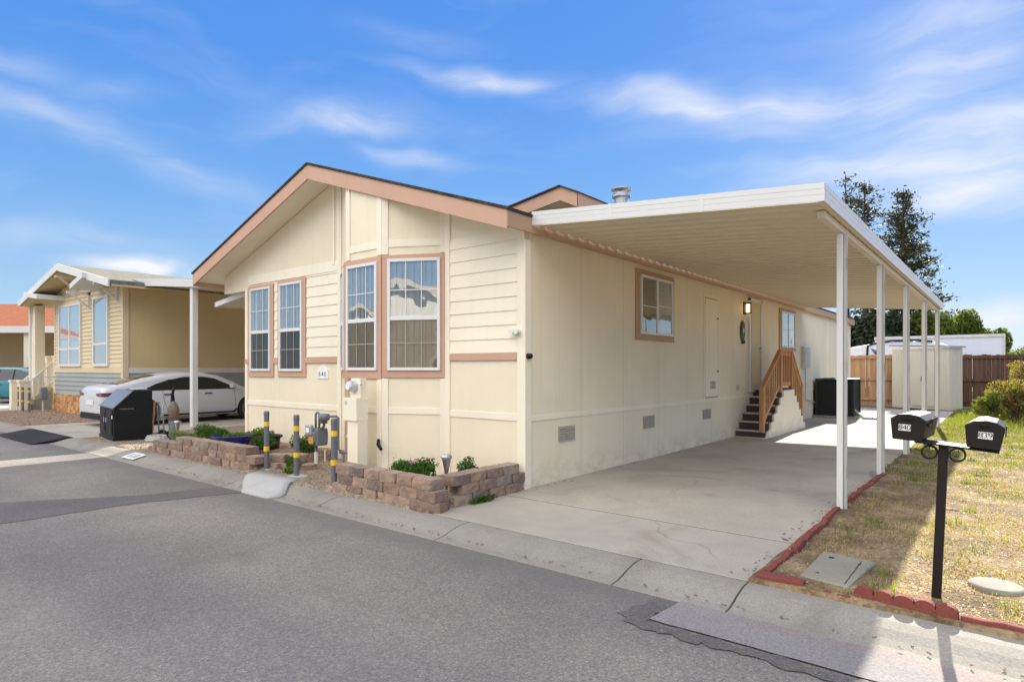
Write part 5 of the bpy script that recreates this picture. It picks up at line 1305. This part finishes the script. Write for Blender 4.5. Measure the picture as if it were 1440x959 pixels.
# ================================================================== HOUSES ACROSS THE ROAD (seen in the window reflections)
def opposite(x, lab, wallm, trimm):
    h = root('manufactured_home', lab, 'house', (x, -6.2, 0))
    mb = MB(); mb.prism([(x - 4, 0), (x + 4, 0), (x + 4, 3.1), (x, 4.3), (x - 4, 3.1)], 'y', -20, -6.2); mb.build('wall', wallm, h)
    mb = MB(); mb.prism([(x - 4.5, 3.1), (x, 4.45), (x + 4.5, 3.1), (x + 4.5, 2.95), (x, 4.3), (x - 4.5, 2.95)], 'y', -20.3, -5.7); mb.build('roof', M['grey_roof'], h)
    mb = MB(); mb.prism([(x - 4.5, 3.12), (x, 4.47), (x + 4.5, 3.12), (x + 4.5, 2.86), (x, 4.2), (x - 4.5, 2.86)], 'y', -5.7, -5.66); mb.build('fascia', trimm, h)
    for dx in (-2.2, 1.8):
        w = MB(); w.box(x + dx - .7, x + dx + .7, -6.2, -6.15, 1.2, 2.8); wo = w.build('window', M['nwhite'], h)
        MB().box(x + dx - .62, x + dx + .62, -6.15, -6.14, 1.28, 2.72).build('pane', M['car_glass'], wo)
opposite(-22.5, 'cream gabled home across the road from the yellow home', M['shed'], M['grille'])
opposite(-5.5, 'pale gabled home across the road from the bay window', M['shed'], M['grille'])
# ================================================================== TREES
def conifer(name, lab, x, y, h, rb, zlow, n, seed, dens=1.0, size=.24, gap=.22, pw=.75):
    t = root(name, lab, 'tree', (x, y, 0), 0, 'tall conifers behind the carport')
    r = random.Random(seed)
    MB().tube([(x, y, -.2), (x + .05, y, h * .4), (x - .03, y, h * .75), (x, y, h)], [.28, .2, .1, .02], 8).build('trunk', M['bark_trunk'], t, smooth=True)
    br = MB(); vs = []; fs = []; z = zlow
    def leaf(p, d):
        tt = (Vector((r.gauss(0, 1), r.gauss(0, 1), r.gauss(0, .6))) + d * .8).normalized(); s_ = tt.cross(Vector((r.gauss(0, 1), r.gauss(0, 1), r.gauss(0, 1)))).normalized()
        L_ = size * r.uniform(.5, 1.3); o = len(vs)
        vs.extend([p - tt * L_ * .5, p + s_ * L_ * .22, p + tt * L_ * .5, p - s_ * L_ * .22]); fs.append((o, o + 1, o + 2, o + 3))
    while z < h - .3:
        fr = (z - zlow) / (h - zlow)
        Lm = rb * (1 - fr) ** pw + .25
        for _ in range(r.choice((1, 2, 2, 3))):
            if r.random() > dens: continue
            a = r.uniform(0, 6.283); L_ = Lm * r.uniform(.35, 1.15); up = r.uniform(-.15, .45)
            p0 = Vector((x, y, z)); d = Vector((math.cos(a), math.sin(a), up)).normalized()
            mid = p0 + d * L_ * .6; end = p0 + d * L_ + Vector((0, 0, r.uniform(-.1, .35) * L_))
            br.tube([p0, mid, end], [.05, .03, .01], 4, cap=False)
            k = int(n * L_ / 40)
            for _c in range(max(2, int(L_ * 2.4))):
                q = r.uniform(.25, 1.02); cc = p0.lerp(mid, q / .6) if q < .6 else mid.lerp(end, (q - .6) / .4)
                rad = r.uniform(.14, .36)
                for _l in range(max(5, int(k / max(2, int(L_ * 2.4))))):
                    leaf(cc + Vector((r.gauss(0, rad), r.gauss(0, rad), r.gauss(0, rad * .65))), d)
        z += gap * r.uniform(.6, 1.5)
    br.build('limbs', M['bark_trunk'], t)
    mb = MB(); mb.v = [tuple(v) for v in vs]; mb.f = fs; mb.build('crown', M['leaf_conifer'], t, fix=False)
    return t
conifer('conifer_tree', 'slender sparse conifer, leftmost of the dark conifers above the carport roof', -9.35, 51, 15.9, 1.5, 4, 1700, 11, .9, .26, .30, .55)
conifer('conifer_tree', 'thin ragged conifer, middle of the dark conifers above the carport roof', -7.95, 50, 14.8, 2.2, 4, 2000, 12, 1, .26, .26, .7)
conifer('conifer_tree', 'broadest dense dark conifer with ragged side branches above the carport roof', -5.55, 49.5, 13.8, 3.2, 3, 1900, 13, 1.0, .25, .15, .72)
def broad(name, lab, c, rad, n, size, mat, seed, cat='tree', group=None, k=16, sub=.45, h0=None):
    t = root(name, lab, cat, (c[0], c[1], 0), 0, group)
    mb = MB(); r = random.Random(seed)
    mb.tube([(c[0], c[1], -.2), (c[0], c[1], c[2] * .6), (c[0] + .1, c[1], c[2])], [.22, .16, .06], 8)
    for _ in range(6):
        a = r.uniform(0, 6.28); mb.tube([(c[0], c[1], c[2] * .5), (c[0] + rad[0] * .6 * math.cos(a), c[1] + rad[1] * .6 * math.sin(a), c[2] + rad[2] * r.uniform(-.2, .6))], [.09, .02], 6)
    mb.build('trunk', M['bark_trunk'], t)
    bl = blob_set(c, rad, k, seed, sub=sub)
    leaves('crown', M[mat], bl, n, size, t, seed)
    return t
gd = 'dark trees behind the trailers'
broad('dark_tree', 'dark dense tree directly behind the rear corner of the home', (-11.2, 47, 3.2), (2.8, 2, 3.0), 9000, .34, 'leaf_dark', 31, group=gd)
broad('dark_tree', 'dark dense tree behind the travel trailer', (-8.2, 46, 3.0), (2.4, 2, 2.9), 9500, .34, 'leaf_dark', 32, group=gd)
broad('dark_tree', 'dark dense tree between the travel trailer and the box trailer', (-5.6, 46.5, 3.0), (2.0, 2, 2.8), 9000, .34, 'leaf_dark', 33, group=gd)
gh = 'sunlit green trees behind the box trailer'
broad('leafy_tree', 'yellow-green leafy tree behind the last carport post', (-3.7, 47.5, 3.3), (1.6, 1.6, 2.2), 11000, .24, 'leaf_hedge', 34, group=gh)
broad('leafy_tree', 'yellow-green leafy tree behind the middle of the box trailer', (-2.2, 48, 3.0), (1.5, 1.5, 2.0), 10000, .24, 'leaf_hedge', 35, group=gh)
broad('leafy_tree', 'low yellow-green tree behind the right end of the box trailer', (-.95, 48.5, 2.6), (1.1, 1.4, 1.5), 7000, .22, 'leaf_hedge', 36, group=gh)
broad('twiggy_tree', 'thin twiggy tree top rising above the green trees', (-2.1, 52, 4.6), (.7, .7, 1.0), 700, .2, 'leaf_conifer', 37, k=8, sub=.3)
gf = 'distant trees at the right edge'
broad('distant_tree', 'small distant tree just right of the box trailer', (.5, 72, 2.2), (1.4, 1.2, 2.0), 1600, .3, 'leaf_light', 38, group=gf)
broad('distant_tree', 'brownish distant tree at the right edge of the picture', (2.4, 74, 2.4), (1.6, 1.4, 2.1), 1600, .3, 'leaf_dry', 39, group=gf)
broad('distant_tree', 'distant green tree hidden by the right bush', (5.5, 73, 2.4), (2.0, 1.4, 2.1), 1600, .3, 'leaf_light', 40, group=gf)
# bushes on the strip
def bush(lab, c, rad, n, mat, seed, size=.09, flow=None):
    t = root('bush', lab, 'bush', (c[0], c[1], 0)); r = random.Random(seed)
    bl = blob_set(c, rad, 14, seed, sub=.42)
    leaves('foliage', M[mat], bl, n, size, t, seed, aspect=.4)
    mb = MB()
    for k in range(16):
        a = r.uniform(0, 6.28); q = r.uniform(.3, .95)
        mb.tube([(c[0] + r.uniform(-.1, .1), c[1] + r.uniform(-.1, .1), 0), (c[0] + rad[0] * q * .5 * math.cos(a), c[1] + rad[1] * q * .5 * math.sin(a), c[2]), (c[0] + rad[0] * q * math.cos(a), c[1] + rad[1] * q * math.sin(a), c[2] + rad[2] * r.uniform(.4, 1.1))], [.02, .012, .004], 5)
    mb.build('stems', M['bark_trunk'], t)
    if flow: leaves('blossom', M[flow], [(b[0], b[1], b[2] + .1, b[3], b[4], b[5]) for b in bl], n // 14, .05, t, seed + 1, shell=.8)
    return t
bush('overgrown green and rust-coloured bush in the grass before the dark fence', (.15, 21.6, .75), (.75, .6, .72), 5200, 'leaf_dry', 51, .09)
bush('yellow-green leafy bush left of the rust-coloured bush', (-.35, 21.2, .45), (.42, .45, .48), 2200, 'grass_green', 52, .10)
bush('tall straggly bush with pinkish blossom rising above the dark fence', (.75, 24.0, 1.1), (.8, .6, .95), 4200, 'leaf_dry', 53, .09, 'flower_pink')
bush('low dark green bush at the right edge by the grass', (1.3, 20.6, .5), (.7, .5, .55), 2600, 'leaf_green', 54, .09)

# ================================================================== GROUND COVER
def cover(name, mat, pts, kind, seed, label):
    r = random.Random(seed); mb = MB()
    for (x, y, z, s_) in pts:
        if kind == 'blade':
            a = r.uniform(0, 6.28); w = .0035 + .0016 * (y > 9) * (y / 10); h = s_; ln = r.uniform(.1, .9) * h; b = r.uniform(0, 6.28)
            dx, dy = math.cos(a) * w, math.sin(a) * w; lx, ly = math.cos(b) * ln, math.sin(b) * ln
            o = len(mb.v)
            mb.v += [(x - dx, y - dy, z), (x + dx, y + dy, z), (x + dx * .7 + lx * .4, y + dy * .7 + ly * .4, z + h * .6), (x - dx * .7 + lx * .4, y - dy * .7 + ly * .4, z + h * .6), (x + lx, y + ly, z + h)]
            mb.f += [(o, o + 1, o + 2, o + 3), (o + 3, o + 2, o + 4)]
        elif kind == 'chip':
            a = r.uniform(0, 6.28); l = s_; w = s_ * r.uniform(.25, .6); t = r.uniform(-.35, .35); th = .004
            c, d = math.cos(a), math.sin(a); o = len(mb.v)
            for zz in (z, z + th):
                for (p, q) in ((-l / 2, -w / 2), (l / 2, -w / 3), (l / 2.4, w / 2), (-l / 2.2, w / 2.6)):
                    mb.v.append((x + p * c - q * d, y + p * d + q * c, zz + max(-.002, p * t) + .004))
            mb.f += [(o + 4, o + 5, o + 6, o + 7), (o, o + 1, o + 5, o + 4), (o + 1, o + 2, o + 6, o + 5), (o + 2, o + 3, o + 7, o + 6), (o + 3, o, o + 4, o + 7)]
        else:
            o = len(mb.v)
            mb.v += [(x + s_ * r.uniform(.7, 1.2), y, z), (x, y + s_ * r.uniform(.7, 1.2), z), (x - s_ * r.uniform(.7, 1.2), y, z), (x, y - s_ * r.uniform(.7, 1.2), z), (x + r.uniform(-.3, .3) * s_, y + r.uniform(-.3, .3) * s_, z + s_ * r.uniform(.5, .9))]
            mb.f += [(o, o + 1, o + 4), (o + 1, o + 2, o + 4), (o + 2, o + 3, o + 4), (o + 3, o, o + 4)]
    o = mb.build(name, M[mat], None, fix=False); return tag(o, label, 'ground cover' if kind != 'blade' else 'grass', kind='stuff')
gr = random.Random(77); green, dry, chips = [], [], []
def nz2(x, y, f, o=0): return mnoise.noise((x * f, y * f, 9.3 + o))
for _ in range(150000):
    y = 4.50 + 23.5 * gr.random() ** 1.7; xm = max(.35, .03 * y + .5)
    x = -1.40 + (xm + 1.40 + (1.2 if gr.random() < .1 else 0)) * gr.random()
    if -1.18 < x < -.74 and 4.6 < y < 5.45: continue
    if (x + .06) ** 2 + (y - 5.27) ** 2 < .17 ** 2: continue
    if x < -1.22 and y < 9.8 and gr.random() < .7: continue
    z = strip_z(x, y) - .012
    g = .20 + (y - 8) * .10 + .55 * nz2(x, y, .9) + .35 * nz2(x, y, 3.0, 4)
    dens = .24 + .055 * (y - 5) + 1.3 * nz2(x, y, 1.7, 2) + .5 * nz2(x, y, 5.0, 3)
    if gr.random() < min(.75, max(.02, dens * .5)):
        if gr.random() < min(.93, max(.10, g)): green.append((x, y, z, gr.uniform(.02, .065) * (1 + .6 * max(0, nz2(x, y, 2, 6)))))
        else: dry.append((x, y, z, gr.uniform(.010, .05)))
    elif gr.random() < .35: dry.append((x, y, z, gr.uniform(.008, .022)))
for _ in range(34000):
    y = 4.56 + 11 * gr.random() ** 1.8; xm = max(.35, .03 * y + .5); x = -1.32 + (xm + 1.32) * gr.random()
    if -1.18 < x < -.74 and 4.6 < y < 5.45: continue
    if (x + .06) ** 2 + (y - 5.27) ** 2 < .16 ** 2: continue
    chips.append((x, y, strip_z(x, y) - .012, gr.uniform(.012, .042)))
# taller tufts
for _ in range(34):
    cx, cy = gr.uniform(-1.28, .3), 4.7 + 13 * gr.random() ** 1.5
    if -1.22 < cx < -.70 and 4.5 < cy < 5.5: continue
    for k in range(30): green.append((cx + gr.gauss(0, .05), cy + gr.gauss(0, .05), strip_z(cx, cy) - .012, gr.uniform(.04, .12)))
for _ in range(2600):   # long grass near the bushes and along the shed
    cx, cy = gr.uniform(-1.2, 1.4), gr.uniform(18.5, 23.5); green.append((cx, cy, .02, gr.uniform(.08, .26)))
cover('green_grass', 'grass_green', green, 'blade', 1, 'green grass blades growing thicker towards the back of the dirt strip')
cover('dry_grass', 'grass_dry', dry, 'blade', 2, 'straw-coloured dry grass blades over the dirt strip')
cover('wood_chips', 'chips', chips, 'chip', 3, 'scattered brown wood chips and mulch on the dirt strip')
pb = []
for _ in range(3800):
    x, y = gr.uniform(-8.55, -6.3), gr.uniform(4.45, 5.6); pb.append((x, y, .028, gr.uniform(.008, .022)))
for _ in range(900):
    x, y = gr.uniform(-15.4, -12.1), gr.uniform(4.5, 7); pb.append((x, y, .0, gr.uniform(.012, .035)))
for _ in range(900):
    x, y = gr.uniform(-27, -20.2), gr.uniform(4.5, 6.6); pb.append((x, y, .0, gr.uniform(.02, .06)))
lf = []
for _ in range(420):   # dry leaves and grit gathered in the gutter, along the edging and in the planter
    q = gr.random()
    if q < .45: lf.append((gr.uniform(-13, .3), 4.0 + abs(gr.gauss(0, .05)), ZR + .022, gr.uniform(.01, .03)))
    elif q < .7: lf.append((-1.44 - abs(gr.gauss(0, .06)), gr.uniform(4.5, 12), .004, gr.uniform(.01, .03)))
    elif q < .85: lf.append((-4.60 + abs(gr.gauss(0, .05)), gr.uniform(6.1, 13.4), .004, gr.uniform(.01, .03)))
    else: lf.append((gr.uniform(-6.3, -4.9), gr.uniform(4.75, 5.9), .045, gr.uniform(.015, .04)))
cover('fallen_leaves', 'bark', lf, 'chip', 6, 'small dry leaves and bits of mulch blown along the gutter and the wall')
cover('pebbles', 'gravel', pb, 'stone', 4, 'loose brown gravel pebbles in the beds along the curb')
SUN_E, SKY_G, NISH, REAR_FILL, EXPO = 4.0, 3.1, 0.05, 12.0, 1.70
# ================================================================== SUN, SKY, CAMERA
SD = Vector((-.213, 1.88, 1.0)).normalized()      # towards the sun
el = math.asin(SD.z); az = math.atan2(SD.x, SD.y)
ld = bpy.data.lights.new('sun', 'SUN'); ld.energy = SUN_E; ld.angle = R(.55); ld.color = (1.0, .93, .82)
lo = bpy.data.objects.new('sun', ld); COL.objects.link(lo); lo.rotation_euler = SD.to_track_quat('Z', 'Y').to_euler(); lo.location = (0, 30, 20)
w = bpy.data.worlds.new('World'); sc.world = w; w.use_nodes = True
nt = w.node_tree; nt.nodes.clear()
out = nt.nodes.new('ShaderNodeOutputWorld'); bg = nt.nodes.new('ShaderNodeBackground'); bg.inputs['Strength'].default_value = .1
L(nt, bg.outputs[0], out.inputs[0])
sky = nt.nodes.new('ShaderNodeTexSky'); sky.sky_type = 'NISHITA'; sky.sun_disc = False; sky.sun_elevation = el; sky.sun_rotation = az
sky.altitude = 20; sky.air_density = 1.0; sky.dust_density = .3; sky.ozone_density = 2.5
tc = nt.nodes.new('ShaderNodeTexCoord'); nrm = N(nt, 'ShaderNodeVectorMath', operation='NORMALIZE'); L(nt, tc.outputs['Generated'], nrm.inputs[0]); DV = nrm.outputs[0]
sx = nt.nodes.new('ShaderNodeSeparateXYZ'); L(nt, DV, sx.inputs[0])
def mth(op, a, b=None, clamp=False):
    m = N(nt, 'ShaderNodeMath', operation=op); m.use_clamp = clamp
    for s_, v in zip(m.inputs, (a, b)):
        if v is None: continue
        if isinstance(v, (int, float)): s_.default_value = v
        else: L(nt, v, s_)
    return m.outputs[0]
def dot(vec):
    d = N(nt, 'ShaderNodeVectorMath', operation='DOT_PRODUCT'); d.inputs[1].default_value = vec; L(nt, WV, d.inputs[0]); return d.outputs['Value']
G_ = SKY_G
grad = ramp(nt, sx.outputs['Z'], [(0.0, (.72, .87, 1.0)), (.10, (.44, .70, 1.0)), (.24, (.21, .50, 1.0)), (.42, (.105, .36, .98)), (.70, (.06, .28, .90))])
gm = N(nt, 'ShaderNodeVectorMath', operation='SCALE'); L(nt, grad, gm.inputs[0]); gm.inputs['Scale'].default_value = G_ * .8
ns = N(nt, 'ShaderNodeVectorMath', operation='SCALE'); L(nt, sky.outputs[0], ns.inputs[0]); ns.inputs['Scale'].default_value = NISH
base = N(nt, 'ShaderNodeVectorMath', operation='ADD'); L(nt, gm.outputs[0], base.inputs[0]); L(nt, ns.outputs[0], base.inputs[1])
# wispy clouds: warped direction, streaked noise inside soft patches
wn = N(nt, 'ShaderNodeTexNoise'); wn.inputs['Scale'].default_value = 5; wn.inputs['Detail'].default_value = 3; L(nt, DV, wn.inputs['Vector'])
wsub = N(nt, 'ShaderNodeVectorMath', operation='SUBTRACT'); L(nt, wn.outputs['Color'], wsub.inputs[0]); wsub.inputs[1].default_value = (.5, .5, .5)
wsc = N(nt, 'ShaderNodeVectorMath', operation='SCALE'); L(nt, wsub.outputs[0], wsc.inputs[0]); wsc.inputs['Scale'].default_value = .10
wad = N(nt, 'ShaderNodeVectorMath', operation='ADD'); L(nt, DV, wad.inputs[0]); L(nt, wsc.outputs[0], wad.inputs[1]); WV = wad.outputs[0]
BLOBS = [
((-0.9051,0.3130,0.2877),(0.2575,0.9419,-0.2158),(-0.3381,-0.1214,-0.9332),0.1770,0.0187,0.42),
((-0.8922,0.2842,0.3511),(0.3510,0.9256,0.1417),(-0.2842,0.2495,-0.9257),0.0458,0.0095,0.35),
((-0.9141,0.2021,0.3515),(0.2022,0.9786,-0.0378),(-0.3512,0.0364,-0.9356),0.0448,0.0116,0.35),
((-0.5928,0.6765,0.4371),(0.7436,0.6681,-0.0267),(-0.3098,0.3088,-0.8993),0.0779,0.0122,0.85),
((-0.7459,0.5580,0.3637),(0.6379,0.7560,0.1469),(-0.1926,0.3413,-0.9200),0.0819,0.0165,0.75),
((-0.7078,0.6276,0.3241),(0.6422,0.7627,-0.0760),(-0.2945,0.1540,-0.9432),0.0582,0.0103,0.55),
((-0.3466,0.8645,0.3640),(0.8562,0.4497,-0.2542),(-0.3833,0.2232,-0.8963),0.1054,0.0249,0.80),
((-0.2618,0.8965,0.3574),(0.9626,0.2697,0.0273),(-0.0718,0.3508,-0.9337),0.1098,0.0231,0.75),
((-0.0665,0.9238,0.3770),(0.8947,-0.1123,0.4322),(0.4417,0.3656,-0.8193),0.1104,0.0607,0.75),
((-0.0614,0.9569,0.2839),(0.9954,0.0374,0.0879),(0.0735,0.2876,-0.9549),0.1587,0.0471,1.00),
((-0.0474,0.9713,0.2329),(0.9653,0.1042,-0.2396),(-0.2569,0.2131,-0.9426),0.1165,0.0251,0.95),
((-0.9580,0.2336,0.1660),(0.2367,0.9716,-0.0036),(-0.1617,0.0358,-0.9862),0.0861,0.0144,0.45),
((-0.9358,0.3236,0.1400),(0.3431,0.9279,0.1456),(-0.0823,0.1841,-0.9795),0.0400,0.0105,1.90),
((-0.0035,0.9982,0.0595),(0.9988,0.0060,-0.0476),(-0.0479,0.0589,-0.9971),0.0493,0.0180,0.80),
((-0.6530,0.5923,0.4720),(0.6961,0.7151,0.0646),(-0.2989,0.3705,-0.8794),0.0749,0.0125,0.28),
((-0.9127,0.3835,0.1413),(0.3966,0.9149,0.0750),(-0.1000,0.1243,-0.9872),0.0357,0.0100,0.50),
((-0.8586,0.4440,0.2561),(0.3840,0.8878,-0.2535),(-0.3395,-0.1196,-0.9330),0.0639,0.0122,0.30),
]
tot = None
for c, u, v, a, b, wt in BLOBS:
    du = mth('SUBTRACT', dot(u), sum(p * q for p, q in zip(c, u))); dv = mth('SUBTRACT', dot(v), sum(p * q for p, q in zip(c, v)))
    e = mth('ADD', mth('POWER', mth('ABSOLUTE', mth('DIVIDE', du, a)), 2), mth('POWER', mth('ABSOLUTE', mth('DIVIDE', dv, b)), 2))
    g = mth('MULTIPLY', mth('EXPONENT', mth('MULTIPLY', e, -.7)), wt)
    front = mth('GREATER_THAN', dot(c), .3); g = mth('MULTIPLY', g, front)
    tot = g if tot is None else mth('MAXIMUM', tot, g)
mp = N(nt, 'ShaderNodeMapping'); mp.inputs['Rotation'].default_value = (0, R(8), R(38.9)); mp.inputs['Scale'].default_value = (2.0, 3.4, 13); L(nt, WV, mp.inputs['Vector'])
cn_ = N(nt, 'ShaderNodeTexNoise'); cn_.inputs['Scale'].default_value = 1.6; cn_.inputs['Detail'].default_value = 7; cn_.inputs['Roughness'].default_value = .55; cn_.inputs['Distortion'].default_value = .3; L(nt, mp.outputs[0], cn_.inputs['Vector'])
streak = N(nt, 'ShaderNodeMapRange'); streak.inputs[1].default_value = .32; streak.inputs[2].default_value = .72; streak.inputs[3].default_value = .18; streak.inputs[4].default_value = 1.1; L(nt, cn_.outputs['Fac'], streak.inputs[0])
veil = N(nt, 'ShaderNodeMapRange'); veil.inputs[1].default_value = .5; veil.inputs[2].default_value = .8; veil.inputs[3].default_value = 0; veil.inputs[4].default_value = .10; L(nt, cn_.outputs['Fac'], veil.inputs[0])
cl = mth('ADD', mth('MULTIPLY', tot, streak.outputs[0]), veil.outputs[0], True)
# unseen broken cloud cover, added behind the viewpoint to brighten the shaded fronts
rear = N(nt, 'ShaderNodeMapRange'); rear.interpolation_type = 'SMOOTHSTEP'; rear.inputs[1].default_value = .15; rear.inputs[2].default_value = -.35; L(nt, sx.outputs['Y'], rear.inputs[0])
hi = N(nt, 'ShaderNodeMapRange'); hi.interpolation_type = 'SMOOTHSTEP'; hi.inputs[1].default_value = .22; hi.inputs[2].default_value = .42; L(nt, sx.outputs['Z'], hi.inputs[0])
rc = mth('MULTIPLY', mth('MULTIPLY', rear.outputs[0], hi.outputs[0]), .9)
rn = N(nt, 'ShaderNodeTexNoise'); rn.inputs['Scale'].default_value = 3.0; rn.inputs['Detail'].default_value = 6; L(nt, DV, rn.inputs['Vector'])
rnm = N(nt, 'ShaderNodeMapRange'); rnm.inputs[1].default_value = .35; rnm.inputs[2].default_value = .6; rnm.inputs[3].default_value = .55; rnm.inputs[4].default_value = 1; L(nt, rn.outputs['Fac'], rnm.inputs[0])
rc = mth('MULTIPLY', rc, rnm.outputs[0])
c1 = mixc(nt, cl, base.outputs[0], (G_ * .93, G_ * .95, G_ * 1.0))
c2 = mixc(nt, rc, c1, (REAR_FILL * 1.0, REAR_FILL * .955, REAR_FILL * .885))
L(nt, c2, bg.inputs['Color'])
try:
    w.cycles.sampling_method = 'MANUAL'; w.cycles.sample_map_resolution = 1024
except Exception: pass

cd_ = bpy.data.cameras.new('camera'); cam = bpy.data.objects.new('camera', cd_); COL.objects.link(cam)
cam.location = (0, 0, 1.5); cam.rotation_euler = (R(90), 0, R(38.9065))
cd_.sensor_width = 36; cd_.sensor_fit = 'HORIZONTAL'; cd_.lens = 21.59; cd_.shift_y = .0267; cd_.clip_end = 3000; cd_.clip_start = .05
sc.camera = cam
sc.view_settings.view_transform = 'Standard'; sc.view_settings.look = 'None'; sc.view_settings.exposure = EXPO; sc.view_settings.gamma = 1.0
sc.render.engine = 'CYCLES'; sc.cycles.max_bounces = 8; sc.cycles.diffuse_bounces = 4; sc.cycles.transparent_max_bounces = 12
